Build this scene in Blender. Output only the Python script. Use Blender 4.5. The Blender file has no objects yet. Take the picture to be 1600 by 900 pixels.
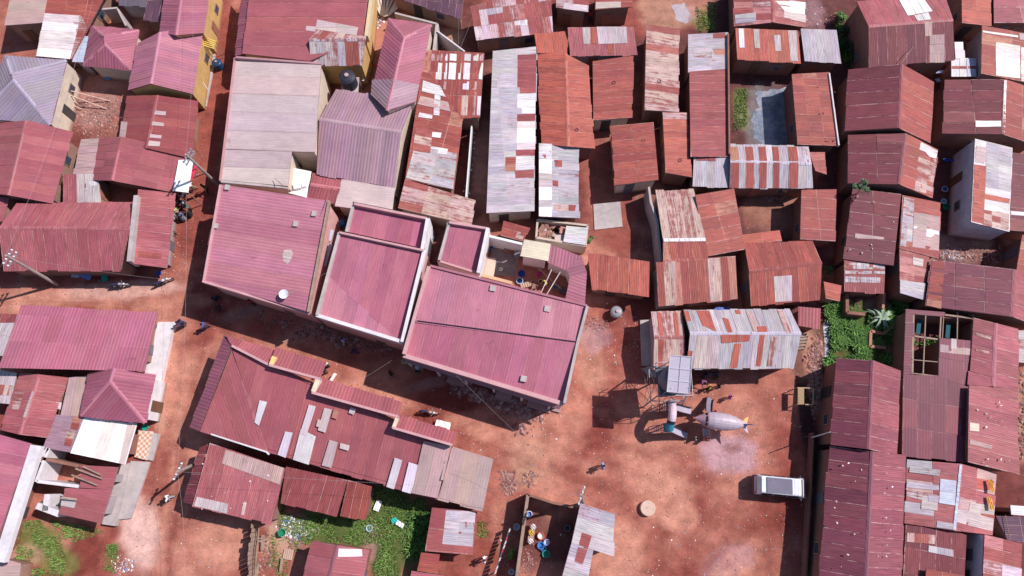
import bpy, math, random
from mathutils import Vector, Matrix, noise
R = math.radians
random.seed(7)
scene = bpy.context.scene
COL = scene.collection

# ---------------------------------------------------------------- camera
CAMH = 63.0
TILT = R(16.2)
FPX = 24.0/36.0*1600.0
cd = bpy.data.cameras.new('camera'); cd.lens = 24; cd.sensor_width = 36
cd.clip_start = 0.5; cd.clip_end = 4000
cam = bpy.data.objects.new('camera', cd); COL.objects.link(cam)
cam.location = (0, 0, CAMH); cam.rotation_euler = (TILT, 0, 0)
scene.camera = cam

# ---------------------------------------------------------------- sky and sun
SUN_EL = R(50); SUN_AZ = R(67)          # azimuth measured from +Y towards +X
world = bpy.data.worlds.new('World'); scene.world = world; world.use_nodes = True
wn = world.node_tree; wn.nodes.clear()
wo = wn.nodes.new('ShaderNodeOutputWorld'); wb = wn.nodes.new('ShaderNodeBackground')
sk = wn.nodes.new('ShaderNodeTexSky'); sk.sky_type = 'NISHITA'; sk.sun_disc = False
sk.sun_elevation = SUN_EL; sk.sun_rotation = SUN_AZ; sk.dust_density = 0.6; sk.ozone_density = 2.5
wb.inputs[1].default_value = 0.105
wn.links.new(sk.outputs[0], wb.inputs[0]); wn.links.new(wb.outputs[0], wo.inputs[0])
sl = bpy.data.lights.new('sun', 'SUN'); sl.energy = 4.8; sl.angle = R(0.53); sl.color = (1.0, 0.955, 0.93)
so = bpy.data.objects.new('sun', sl); COL.objects.link(so)
sd = Vector((math.sin(SUN_AZ)*math.cos(SUN_EL), math.cos(SUN_AZ)*math.cos(SUN_EL), math.sin(SUN_EL)))
so.rotation_euler = (-sd).to_track_quat('-Z', 'Y').to_euler(); so.location = sd*200
vs = scene.view_settings; vs.view_transform = 'Standard'; vs.look = 'None'; vs.exposure = 0.08; vs.gamma = 1.0
scene.cycles.max_bounces = 3

# ---------------------------------------------------------------- pixel to world
UPV = Vector((0, math.cos(TILT), math.sin(TILT))); FWD = Vector((0, math.sin(TILT), -math.cos(TILT)))
CAMP = Vector((0, 0, CAMH))
def ray(px, py):
    return Vector((1, 0, 0))*((px-800)/FPX) + UPV*((450-py)/FPX) + FWD
def P(px, py, z=0.0):
    d = ray(px, py); t = (z-CAMH)/d.z
    return CAMP + d*t

# ---------------------------------------------------------------- tagging
def tag(o, label=None, cat=None, group=None, kind=None):
    if label: o['label'] = label
    if cat: o['category'] = cat
    if group: o['group'] = group
    if kind: o['kind'] = kind
    return o
def empty(name, loc=(0, 0, 0), rz=0.0, label=None, cat=None, group=None):
    o = bpy.data.objects.new(name, None); COL.objects.link(o); o.empty_display_size = 0.3
    o.location = loc; o.rotation_euler = (0, 0, rz)
    return tag(o, label, cat, group)

# ---------------------------------------------------------------- mesh builder
class MB:
    def __init__(s): s.v = []; s.f = []; s.c = []; s.uv = []; s.suv = []; s.mi = []; s.sm = []
    def face(s, pts, col=(1, 1, 1, 0), uv=None, suv=None, mi=0, smooth=False):
        b = len(s.v); n = len(pts)
        s.v += [tuple(p) for p in pts]; s.f.append(tuple(range(b, b+n)))
        s.c += [col]*n; s.uv += (uv or [(p[0]+p[2]*.3, p[1]+p[2]*.7) for p in pts]); s.suv += (suv or [(.5, .5)]*n)
        s.mi.append(mi); s.sm.append(smooth)
    def box(s, c, d, rz=0.0, col=(1, 1, 1, 0), tilt=None, mi=0):
        M = Matrix.Translation(c) @ Matrix.Rotation(rz, 4, 'Z')
        if tilt: M = M @ Matrix.Rotation(tilt[1], 4, tilt[0])
        x, y, z = d[0]/2, d[1]/2, d[2]/2
        p = [M @ Vector(q) for q in ((-x,-y,-z),(x,-y,-z),(x,y,-z),(-x,y,-z),(-x,-y,z),(x,-y,z),(x,y,z),(-x,y,z))]
        for f in ((3,2,1,0),(4,5,6,7),(0,1,5,4),(1,2,6,5),(2,3,7,6),(3,0,4,7)):
            s.face([p[i] for i in f], col, mi=mi)
    def beam(s, a, b, w, h, col=(1, 1, 1, 0), mi=0):
        a = Vector(a); b = Vector(b); d = b-a
        if d.length < 1e-5: return
        q = d.to_track_quat('X', 'Z').to_matrix().to_4x4(); M = Matrix.Translation((a+b)/2) @ q
        x, y, z = d.length/2, w/2, h/2
        p = [M @ Vector(k) for k in ((-x,-y,-z),(x,-y,-z),(x,y,-z),(-x,y,-z),(-x,-y,z),(x,-y,z),(x,y,z),(-x,y,z))]
        for f in ((3,2,1,0),(4,5,6,7),(0,1,5,4),(1,2,6,5),(2,3,7,6),(3,0,4,7)):
            s.face([p[i] for i in f], col, mi=mi)
    def tube(s, pts, r, n=8, col=(1, 1, 1, 0), cap=True, mi=0):
        pts = [Vector(p) for p in pts]; rs = r if isinstance(r, (list, tuple)) else [r]*len(pts)
        rings = []
        for i, p in enumerate(pts):
            d = (pts[min(i+1, len(pts)-1)]-pts[max(i-1, 0)]).normalized()
            up = Vector((0, 0, 1)) if abs(d.z) < .95 else Vector((0, 1, 0))
            a = d.cross(up).normalized(); b = a.cross(d).normalized()
            rings.append([p+(a*math.cos(6.28318*k/n)+b*math.sin(6.28318*k/n))*rs[i] for k in range(n)])
        for i in range(len(rings)-1):
            for k in range(n):
                s.face([rings[i][k], rings[i][(k+1) % n], rings[i+1][(k+1) % n], rings[i+1][k]], col, mi=mi, smooth=True)
        if cap:
            s.face(rings[0], col, mi=mi); s.face(rings[-1][::-1], col, mi=mi)
    def lathe(s, c, prof, n=16, col=(1, 1, 1, 0), mi=0, sx=1, sy=1, smooth=True):
        c = Vector(c)
        rg = [[c+Vector((r*sx*math.cos(6.28318*k/n), r*sy*math.sin(6.28318*k/n), z)) for k in range(n)] for r, z in prof]
        for i in range(len(rg)-1):
            for k in range(n):
                s.face([rg[i][k], rg[i][(k+1) % n], rg[i+1][(k+1) % n], rg[i+1][k]], col, mi=mi, smooth=smooth)
    def build(s, name, mat, parent=None, world=True):
        me = bpy.data.meshes.new(name); off = Vector((0, 0, 0))
        inv = None
        if parent is not None and world:
            M = Matrix.LocRotScale(parent.location, parent.rotation_euler, parent.scale)
            if parent.parent: M = Matrix.LocRotScale(parent.parent.location, parent.parent.rotation_euler, None) @ M
            inv = M.inverted()
        vv = [tuple(inv @ Vector(p)) for p in s.v] if inv else s.v
        me.from_pydata(vv, [], s.f)
        ca = me.color_attributes.new('Col', 'FLOAT_COLOR', 'CORNER')
        ca.data.foreach_set('color', [x for c in s.c for x in c])
        u = me.uv_layers.new(name='UVMap'); u.data.foreach_set('uv', [x for c in s.uv for x in c])
        u2 = me.uv_layers.new(name='SheetUV'); u2.data.foreach_set('uv', [x for c in s.suv for x in c])
        mats = mat if isinstance(mat, (list, tuple)) else [mat]
        for m in mats: me.materials.append(m)
        me.polygons.foreach_set('material_index', s.mi)
        me.polygons.foreach_set('use_smooth', s.sm)
        me.update()
        o = bpy.data.objects.new(name, me); COL.objects.link(o)
        if parent is not None: o.parent = parent
        return o

# ---------------------------------------------------------------- materials
def nt(name):
    m = bpy.data.materials.new(name); m.use_nodes = True; t = m.node_tree; t.nodes.clear()
    o = t.nodes.new('ShaderNodeOutputMaterial'); b = t.nodes.new('ShaderNodeBsdfPrincipled')
    t.links.new(b.outputs[0], o.inputs[0])
    return m, t, b
def N(t, ty, **kw):
    n = t.nodes.new(ty)
    for k, v in kw.items():
        if k.startswith('i_'): n.inputs[int(k[2:])].default_value = v
        else: setattr(n, k, v)
    return n
def ramp(t, src, a, b, c0=(0, 0, 0, 1), c1=(1, 1, 1, 1)):
    r = t.nodes.new('ShaderNodeValToRGB'); r.color_ramp.elements[0].position = a; r.color_ramp.elements[1].position = b
    r.color_ramp.elements[0].color = c0; r.color_ramp.elements[1].color = c1
    t.links.new(src, r.inputs[0]); return r.outputs[0]
def mth(t, op, a, b=None, c=None):
    n = t.nodes.new('ShaderNodeMath'); n.operation = op
    for i, x in enumerate((a, b, c)):
        if x is None: continue
        if isinstance(x, (int, float)): n.inputs[i].default_value = x
        else: t.links.new(x, n.inputs[i])
    return n.outputs[0]
def mix(t, fac, a, b, mode='MIX'):
    n = t.nodes.new('ShaderNodeMix'); n.data_type = 'RGBA'; n.blend_type = mode
    for i, x in ((0, fac), (6, a), (7, b)):
        if isinstance(x, (int, float)): n.inputs[i].default_value = x
        elif isinstance(x, tuple): n.inputs[i].default_value = x
        else: t.links.new(x, n.inputs[i])
    return n.outputs[2]
def noisen(t, vec, scale, detail=4, rough=.55):
    n = t.nodes.new('ShaderNodeTexNoise'); n.inputs['Scale'].default_value = scale
    n.inputs['Detail'].default_value = detail; n.inputs['Roughness'].default_value = rough
    if vec is not None: t.links.new(vec, n.inputs['Vector'])
    return n.outputs[0]
def mapping(t, vec, sc):
    n = t.nodes.new('ShaderNodeMapping'); n.inputs['Scale'].default_value = sc; t.links.new(vec, n.inputs['Vector']); return n.outputs[0]

def roof_mat(name, pitch, bump, lap, rough=.5, metal=0.0, streak=0.35, linec=.22):
    m, t, b = nt(name)
    at = N(t, 'ShaderNodeAttribute', attribute_name='Col')
    uv = N(t, 'ShaderNodeUVMap', uv_map='UVMap').outputs[0]
    su = N(t, 'ShaderNodeUVMap', uv_map='SheetUV').outputs[0]
    geo = N(t, 'ShaderNodeNewGeometry')
    s1 = noisen(t, mapping(t, uv, (13, .6, 1)), 1.0, 5, .6)        # streaks running down the slope
    s2 = noisen(t, mapping(t, uv, (4.5, .4, 1)), 1.0, 6, .68)
    blot = noisen(t, geo.outputs[0], .35, 5, .6)
    fine = noisen(t, geo.outputs[0], 9, 4, .7)
    # brightness variation
    k = mth(t, 'ADD', mth(t, 'MULTIPLY', mth(t, 'SUBTRACT', s1, .5), streak*1.6), mth(t, 'MULTIPLY', mth(t, 'SUBTRACT', blot, .5), .5))
    k = mth(t, 'ADD', k, mth(t, 'MULTIPLY', mth(t, 'SUBTRACT', fine, .5), .35))
    k = mth(t, 'ADD', k, 1.0)
    v = N(t, 'ShaderNodeVectorMath', operation='SCALE'); t.links.new(at.outputs[0], v.inputs[0]); t.links.new(k, v.inputs['Scale'])
    col = v.outputs[0]
    hue = noisen(t, mapping(t, uv, (1.2, .5, 1)), 1.0, 5, .7)
    col = mix(t, ramp(t, hue, .35, .68), mix(t, 1.0, col, (.92, .89, .92, 1), 'MULTIPLY'), mix(t, 1.0, col, (1.07, 1.06, 1.02, 1), 'MULTIPLY'))
    # rust: attribute alpha is how rusty the sheet is
    rn = mth(t, 'ADD', mth(t, 'MULTIPLY', s2, .6), mth(t, 'MULTIPLY', noisen(t, geo.outputs[0], 1.6, 6, .65), .4))
    rm = mth(t, 'MULTIPLY', mth(t, 'SUBTRACT', mth(t, 'ADD', rn, mth(t, 'MULTIPLY', at.outputs[3], .42)), .66), 9.0)
    rm = mth(t, 'MINIMUM', mth(t, 'MAXIMUM', rm, 0.0), .88)
    rc = mix(t, s1, (.13, .026, .03, 1), (.40, .098, .085, 1))
    col = mix(t, rm, col, rc)
    # dark grime blots and small specks
    dm = ramp(t, noisen(t, geo.outputs[0], .9, 6, .7), .62, .74)
    col = mix(t, mth(t, 'MULTIPLY', dm, .4), col, (.09, .035, .04, 1))
    sp = ramp(t, noisen(t, geo.outputs[0], 14, 2, .5), .76, .80)
    col = mix(t, mth(t, 'MULTIPLY', sp, .5), col, (.6, .5, .48, 1))
    # sheet laps
    sx = N(t, 'ShaderNodeSeparateXYZ'); t.links.new(su, sx.inputs[0])
    l1 = mth(t, 'LESS_THAN', sx.outputs[1], .022); l2 = mth(t, 'LESS_THAN', sx.outputs[0], .06)
    brk = ramp(t, noisen(t, geo.outputs[0], .8, 3, .6), .38, .6)
    col = mix(t, mth(t, 'MULTIPLY', mth(t, 'MULTIPLY', l1, brk), lap), col, (.62, .44, .40, 1))
    brk2 = ramp(t, noisen(t, mapping(t, geo.outputs[0], (1, 1, 1)), 1.1, 4, .7), .42, .60)
    col = mix(t, mth(t, 'MULTIPLY', mth(t, 'MULTIPLY', l2, brk2), lap), col, (.58, .38, .35, 1))
    l3 = mth(t, 'GREATER_THAN', sx.outputs[0], .95)
    col = mix(t, mth(t, 'MULTIPLY', l3, lap*.35), col, (.12, .04, .045, 1))
    # corrugation
    ux = N(t, 'ShaderNodeSeparateXYZ'); t.links.new(uv, ux.inputs[0])
    w = mth(t, 'SINE', mth(t, 'MULTIPLY', ux.outputs[0], 2*math.pi/pitch))
    if linec > 0:
        dk = mth(t, 'GREATER_THAN', w, .55)
        col = mix(t, mth(t, 'MULTIPLY', dk, linec), col, (.10, .035, .05, 1))  # rib shadow painted as dark lines into the sheet colour
    t.links.new(col, b.inputs['Base Color'])
    bp = N(t, 'ShaderNodeBump'); bp.inputs['Strength'].default_value = bump; bp.inputs['Distance'].default_value = .03
    hh = mth(t, 'ADD', w, mth(t, 'MULTIPLY', blot, 2.0)); t.links.new(hh, bp.inputs['Height']); t.links.new(bp.outputs[0], b.inputs['Normal'])
    b.inputs['Roughness'].default_value = rough; b.inputs['Metallic'].default_value = metal; b.inputs['Specular IOR Level'].default_value = .22
    return m
M_RIB = roof_mat('painted_ribbed_sheet', .30, .35, .15, .55, streak=.3, linec=.22)
M_SMO = roof_mat('painted_sheet', .25, .12, .28, .55, streak=.4, linec=.06)
M_COR = roof_mat('corrugated_iron', .16, .2, .6, .6, streak=1.15, linec=.06)
RMAT = {'rib': M_RIB, 'smo': M_SMO, 'cor': M_COR}

def plain(name, col, rough=.8, var=.35, scale=3.0, metal=0.0, bump=.2, spec=.3):
    m, t, b = nt(name); geo = N(t, 'ShaderNodeNewGeometry')
    a = noisen(t, geo.outputs[0], scale, 5, .65); a2 = noisen(t, geo.outputs[0], scale*.2, 3, .6)
    k = mth(t, 'ADD', mth(t, 'MULTIPLY', mth(t, 'SUBTRACT', mth(t, 'ADD', a, a2), 1.0), var*2), 1.0)
    v = N(t, 'ShaderNodeVectorMath', operation='SCALE'); v.inputs[0].default_value = col[:3]; t.links.new(k, v.inputs['Scale'])
    t.links.new(v.outputs[0], b.inputs['Base Color'])
    if bump:
        bp = N(t, 'ShaderNodeBump'); bp.inputs['Strength'].default_value = bump; bp.inputs['Distance'].default_value = .02
        t.links.new(a, bp.inputs['Height']); t.links.new(bp.outputs[0], b.inputs['Normal'])
    b.inputs['Roughness'].default_value = rough; b.inputs['Metallic'].default_value = metal
    b.inputs['Specular IOR Level'].default_value = spec
    return m
def attr_mat(name, rough=.8, var=.4, scale=4.0, bump=.3):
    m, t, b = nt(name); at = N(t, 'ShaderNodeAttribute', attribute_name='Col'); geo = N(t, 'ShaderNodeNewGeometry')
    a = noisen(t, geo.outputs[0], scale, 5, .65); a2 = noisen(t, geo.outputs[0], scale*.15, 4, .6)
    k = mth(t, 'ADD', mth(t, 'MULTIPLY', mth(t, 'SUBTRACT', mth(t, 'ADD', a, a2), 1.0), var*2), 1.0)
    v = N(t, 'ShaderNodeVectorMath', operation='SCALE'); t.links.new(at.outputs[0], v.inputs[0]); t.links.new(k, v.inputs['Scale'])
    t.links.new(v.outputs[0], b.inputs['Base Color'])
    bp = N(t, 'ShaderNodeBump'); bp.inputs['Strength'].default_value = bump; bp.inputs['Distance'].default_value = .03
    t.links.new(a, bp.inputs['Height']); t.links.new(bp.outputs[0], b.inputs['Normal'])
    b.inputs['Roughness'].default_value = rough
    return m
M_ATT = attr_mat('painted_surface')
M_CLOTH = attr_mat('woven_cloth', .9, .25, 12, .2)
_mc = {}
def MC(col, rough=.7, kind='coat'):
    key = (tuple(round(c, 3) for c in col), rough, kind)
    if key not in _mc: _mc[key] = plain(kind+'_paint', col, rough, .22, 6.0)
    return _mc[key]
M_WOOD = plain('weathered_timber', (.33, .22, .17), .85, .5, 6)
M_POLE = plain('pole_timber', (.36, .28, .26), .85, .4, 3)
M_CONC = plain('rough_concrete', (.44, .37, .36), .9, .35, 2.2)
M_PALE = plain('pale_plaster', (.66, .60, .62), .85, .3, 2.0)
M_DARK = plain('dark_opening', (.02, .014, .02), .6, .2, 3)
M_GLASS = plain('window_glass', (.06, .07, .1), .15, .1, 3, bump=0, spec=.6)
M_STEEL = plain('grey_steel', (.35, .35, .38), .45, .25, 6, metal=.4)
M_WHITE = plain('white_enamel', (.75, .75, .77), .35, .1, 5, bump=0)
M_BRICK = plain('mud_brick', (.26, .12, .09), .95, .45, 5)
def wall_mat(name, col):
    m, t, b = nt(name); geo = N(t, 'ShaderNodeNewGeometry')
    sx = N(t, 'ShaderNodeSeparateXYZ'); t.links.new(geo.outputs[0], sx.inputs[0])
    a = noisen(t, geo.outputs[0], 1.3, 6, .65)
    k = mth(t, 'ADD', mth(t, 'MULTIPLY', mth(t, 'SUBTRACT', a, .5), .8), 1.0)
    v = N(t, 'ShaderNodeVectorMath', operation='SCALE'); v.inputs[0].default_value = col; t.links.new(k, v.inputs['Scale'])
    # mud splashed on the foot of the wall
    h = mth(t, 'ADD', mth(t, 'MULTIPLY', sx.outputs[2], -1.6), mth(t, 'ADD', .55, mth(t, 'MULTIPLY', a, .9)))
    h = mth(t, 'MINIMUM', mth(t, 'MAXIMUM', h, 0.0), .8)
    t.links.new(mix(t, h, v.outputs[0], (.25, .09, .055, 1)), b.inputs['Base Color'])
    b.inputs['Roughness'].default_value = .92
    return m
WALLS = {'brick': wall_mat('brick_wall', (.24, .11, .085)), 'cream': wall_mat('cream_plaster', (.62, .50, .40)),
         'grey': wall_mat('cement_plaster', (.36, .31, .32)), 'lilac': wall_mat('pale_lilac_plaster', (.50, .47, .54)),
         'yellow': wall_mat('ochre_yellow_plaster', (.56, .34, .13)), 'pink': wall_mat('salmon_pink_plaster', (.62, .33, .31)),
         'white': wall_mat('white_plaster', (.74, .70, .72)), 'mud': wall_mat('mud_plaster', (.30, .17, .13))}

# ================================================================ the ground: one sheet to the horizon
def gpt(px, py, z=0.0): return P(px, py, z)
GB = {'pond': (.20,.17,.17), 'damp_shade': (.11,.042,.042), 'grassy': (.075,.115,.03), 'black': (.045,.022,.022), 'dirt': (.28,.074,.056), 'light': (.54,.24,.17), 'sand': (.66,.40,.34), 'dark': (.19,.042,.032), 'ash': (.46,.27,.30), 'olive': (.16,.17,.05), 'tan': (.52,.31,.21), 'rub': (.36,.20,.17)}  # darkest earths carry the shade between houses painted into the soil
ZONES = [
 (1330,190,330,330,0,'damp_shade',.85),(1120,200,300,300,0,'damp_shade',.7),(700,200,100,260,0,'damp_shade',.8),(560,250,60,100,0,'damp_shade',.6),(80,250,120,110,0,'damp_shade',.5),(1500,600,110,420,0,'damp_shade',.7),(1270,700,14,300,.06,'black',.9),(1405,690,14,160,0,'black',.9),(1415,850,12,90,0,'black',.9),(60,690,70,60,0,'damp_shade',.6),  # black strips: shadow beside the barns painted into the ground colour
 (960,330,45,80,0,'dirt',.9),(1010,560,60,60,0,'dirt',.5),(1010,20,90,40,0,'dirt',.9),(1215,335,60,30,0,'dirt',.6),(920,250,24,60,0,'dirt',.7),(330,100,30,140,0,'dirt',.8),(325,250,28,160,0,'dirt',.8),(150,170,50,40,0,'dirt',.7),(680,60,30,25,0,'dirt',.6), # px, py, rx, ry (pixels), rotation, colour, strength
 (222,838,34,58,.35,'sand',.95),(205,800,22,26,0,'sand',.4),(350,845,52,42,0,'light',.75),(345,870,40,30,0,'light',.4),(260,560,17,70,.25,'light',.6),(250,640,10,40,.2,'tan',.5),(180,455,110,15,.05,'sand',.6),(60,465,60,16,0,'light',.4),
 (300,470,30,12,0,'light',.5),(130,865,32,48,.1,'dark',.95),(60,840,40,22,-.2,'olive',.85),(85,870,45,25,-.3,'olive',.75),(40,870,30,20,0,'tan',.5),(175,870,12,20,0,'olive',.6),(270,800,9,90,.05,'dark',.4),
 (1035,765,48,52,.1,'light',.8),(960,860,52,58,0,'light',.8),(1065,810,30,24,0,'light',.7),(850,840,60,60,0,'damp_shade',.75),(900,745,60,12,-.3,'dark',.4),(1180,820,60,20,.4,'dark',.4),(830,745,40,16,.3,'tan',.4),(1140,710,52,36,0,'ash',.85),(1145,700,16,9,0,'dark',.5),(1140,880,50,30,.4,'ash',.45),(1170,640,30,20,0,'light',.3),(1010,700,60,10,.3,'light',.3),
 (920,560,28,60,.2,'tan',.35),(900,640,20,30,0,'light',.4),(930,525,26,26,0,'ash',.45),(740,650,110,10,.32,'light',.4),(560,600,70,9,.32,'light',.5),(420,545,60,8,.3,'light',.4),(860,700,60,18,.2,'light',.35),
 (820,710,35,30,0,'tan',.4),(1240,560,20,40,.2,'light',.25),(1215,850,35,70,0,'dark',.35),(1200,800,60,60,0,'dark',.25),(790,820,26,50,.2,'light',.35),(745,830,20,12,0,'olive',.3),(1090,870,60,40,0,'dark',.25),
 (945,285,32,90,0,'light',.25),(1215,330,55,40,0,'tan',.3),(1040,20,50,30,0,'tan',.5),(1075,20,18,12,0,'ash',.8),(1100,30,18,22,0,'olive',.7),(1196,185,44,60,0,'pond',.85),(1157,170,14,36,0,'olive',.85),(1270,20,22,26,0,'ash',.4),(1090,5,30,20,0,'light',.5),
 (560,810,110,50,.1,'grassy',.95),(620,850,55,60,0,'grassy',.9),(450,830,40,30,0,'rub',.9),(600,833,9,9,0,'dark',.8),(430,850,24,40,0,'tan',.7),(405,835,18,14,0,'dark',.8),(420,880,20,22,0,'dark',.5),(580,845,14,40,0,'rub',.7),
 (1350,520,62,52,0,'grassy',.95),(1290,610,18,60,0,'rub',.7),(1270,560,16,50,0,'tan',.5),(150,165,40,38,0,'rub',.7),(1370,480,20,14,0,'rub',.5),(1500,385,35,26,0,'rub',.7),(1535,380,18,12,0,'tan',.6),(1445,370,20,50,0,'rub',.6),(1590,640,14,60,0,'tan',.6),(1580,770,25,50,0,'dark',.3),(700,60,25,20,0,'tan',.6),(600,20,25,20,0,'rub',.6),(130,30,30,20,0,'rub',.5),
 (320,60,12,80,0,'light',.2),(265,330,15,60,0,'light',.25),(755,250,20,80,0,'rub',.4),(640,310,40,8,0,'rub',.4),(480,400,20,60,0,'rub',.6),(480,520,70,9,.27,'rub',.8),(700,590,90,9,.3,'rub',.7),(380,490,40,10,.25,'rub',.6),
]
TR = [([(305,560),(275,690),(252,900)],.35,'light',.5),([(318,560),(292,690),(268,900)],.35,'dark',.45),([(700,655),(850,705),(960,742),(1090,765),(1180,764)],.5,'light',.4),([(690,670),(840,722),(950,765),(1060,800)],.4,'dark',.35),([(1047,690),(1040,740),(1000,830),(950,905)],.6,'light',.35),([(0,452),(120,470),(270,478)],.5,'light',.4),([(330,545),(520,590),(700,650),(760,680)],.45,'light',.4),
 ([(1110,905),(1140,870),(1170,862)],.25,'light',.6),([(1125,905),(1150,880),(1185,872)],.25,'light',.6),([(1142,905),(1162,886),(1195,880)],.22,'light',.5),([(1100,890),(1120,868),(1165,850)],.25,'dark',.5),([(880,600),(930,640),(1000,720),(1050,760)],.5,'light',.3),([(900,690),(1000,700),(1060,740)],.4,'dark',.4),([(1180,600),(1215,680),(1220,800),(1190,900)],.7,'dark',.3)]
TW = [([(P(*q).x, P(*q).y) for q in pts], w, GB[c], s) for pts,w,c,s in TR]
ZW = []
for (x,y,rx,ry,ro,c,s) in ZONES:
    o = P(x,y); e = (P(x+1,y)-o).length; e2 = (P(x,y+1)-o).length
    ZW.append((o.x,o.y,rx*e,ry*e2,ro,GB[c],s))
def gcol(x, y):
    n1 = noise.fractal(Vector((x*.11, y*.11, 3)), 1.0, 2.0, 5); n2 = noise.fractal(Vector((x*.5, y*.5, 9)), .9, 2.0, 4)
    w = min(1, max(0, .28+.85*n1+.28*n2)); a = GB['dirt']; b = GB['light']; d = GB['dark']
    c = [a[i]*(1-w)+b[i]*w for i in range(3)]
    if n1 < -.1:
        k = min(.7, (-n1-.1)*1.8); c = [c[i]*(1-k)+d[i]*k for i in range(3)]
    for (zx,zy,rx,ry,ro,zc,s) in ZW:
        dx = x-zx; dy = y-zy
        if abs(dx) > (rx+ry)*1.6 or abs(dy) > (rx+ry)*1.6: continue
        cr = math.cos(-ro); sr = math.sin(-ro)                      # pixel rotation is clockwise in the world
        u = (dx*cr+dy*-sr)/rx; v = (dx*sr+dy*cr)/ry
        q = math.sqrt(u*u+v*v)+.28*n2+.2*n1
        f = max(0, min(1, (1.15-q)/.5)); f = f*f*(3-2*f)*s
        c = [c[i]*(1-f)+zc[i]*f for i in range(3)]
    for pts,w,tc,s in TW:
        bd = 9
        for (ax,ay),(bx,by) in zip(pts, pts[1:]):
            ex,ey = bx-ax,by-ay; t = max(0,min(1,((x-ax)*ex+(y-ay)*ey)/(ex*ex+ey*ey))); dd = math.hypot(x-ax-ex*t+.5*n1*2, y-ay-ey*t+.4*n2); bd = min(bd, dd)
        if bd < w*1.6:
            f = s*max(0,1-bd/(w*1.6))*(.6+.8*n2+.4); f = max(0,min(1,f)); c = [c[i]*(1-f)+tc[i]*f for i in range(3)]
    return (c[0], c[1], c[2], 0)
def ground():
    xs = [-3000,-900,-300,-120,-75]; x = -62.0
    while x < 62: xs.append(x); x += .32
    xs += [75,120,300,900,3000]
    ys = [-3000,-900,-300,-100,-40]; y = -16.0
    while y < 62: ys.append(y); y += .32
    ys += [80,140,300,900,3000]
    nx = len(xs); v = []; cols = []
    for yy in ys:
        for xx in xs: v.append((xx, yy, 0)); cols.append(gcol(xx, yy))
    f = [(j*nx+i, j*nx+i+1, (j+1)*nx+i+1, (j+1)*nx+i) for j in range(len(ys)-1) for i in range(nx-1)]
    me = bpy.data.meshes.new('ground'); me.from_pydata(v, [], f)
    ca = me.color_attributes.new('Col', 'FLOAT_COLOR', 'POINT'); ca.data.foreach_set('color', [q for c in cols for q in c])
    m, t, b = nt('laterite_soil'); at = N(t, 'ShaderNodeAttribute', attribute_name='Col'); geo = N(t, 'ShaderNodeNewGeometry')
    a1 = noisen(t, geo.outputs[0], .8, 8, .68); a2 = noisen(t, geo.outputs[0], 7, 6, .7); a3 = noisen(t, mapping(t, geo.outputs[0], (.5, 1.6, 1)), 1.2, 5, .6)
    k = mth(t, 'ADD', mth(t, 'MULTIPLY', mth(t, 'SUBTRACT', a1, .5), 1.5), mth(t, 'MULTIPLY', mth(t, 'SUBTRACT', a2, .5), .9))
    k = mth(t, 'ADD', k, mth(t, 'MULTIPLY', mth(t, 'SUBTRACT', a3, .5), .45)); k = mth(t, 'ADD', k, 1.0)
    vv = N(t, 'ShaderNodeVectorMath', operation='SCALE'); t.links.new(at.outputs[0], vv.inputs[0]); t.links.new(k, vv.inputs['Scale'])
    vo = N(t, 'ShaderNodeTexVoronoi'); vo.inputs['Scale'].default_value = 2.6; t.links.new(geo.outputs[0], vo.inputs['Vector'])
    dot = mth(t, 'LESS_THAN', vo.outputs[0], .055)
    col = mix(t, mth(t, 'MULTIPLY', dot, .75), vv.outputs[0], (.72, .62, .58, 1))
    vo2 = N(t, 'ShaderNodeTexVoronoi'); vo2.inputs['Scale'].default_value = 5.0; t.links.new(geo.outputs[0], vo2.inputs['Vector'])
    dot2 = mth(t, 'MULTIPLY', mth(t, 'LESS_THAN', vo2.outputs[0], .12), ramp(t, noisen(t, geo.outputs[0], .25, 3, .6), .45, .6))
    col = mix(t, mth(t, 'MULTIPLY', dot2, .5), col, (.16, .06, .05, 1))
    t.links.new(col, b.inputs['Base Color']); b.inputs['Roughness'].default_value = .95; b.inputs['Specular IOR Level'].default_value = .15
    bp = N(t, 'ShaderNodeBump'); bp.inputs['Strength'].default_value = .7; bp.inputs['Distance'].default_value = .12
    t.links.new(mth(t, 'ADD', a1, mth(t, 'MULTIPLY', a2, .35)), bp.inputs['Height']); t.links.new(bp.outputs[0], b.inputs['Normal'])
    me.materials.append(m); o = bpy.data.objects.new('ground', me); COL.objects.link(o); o['kind'] = 'structure'
ground()

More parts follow.
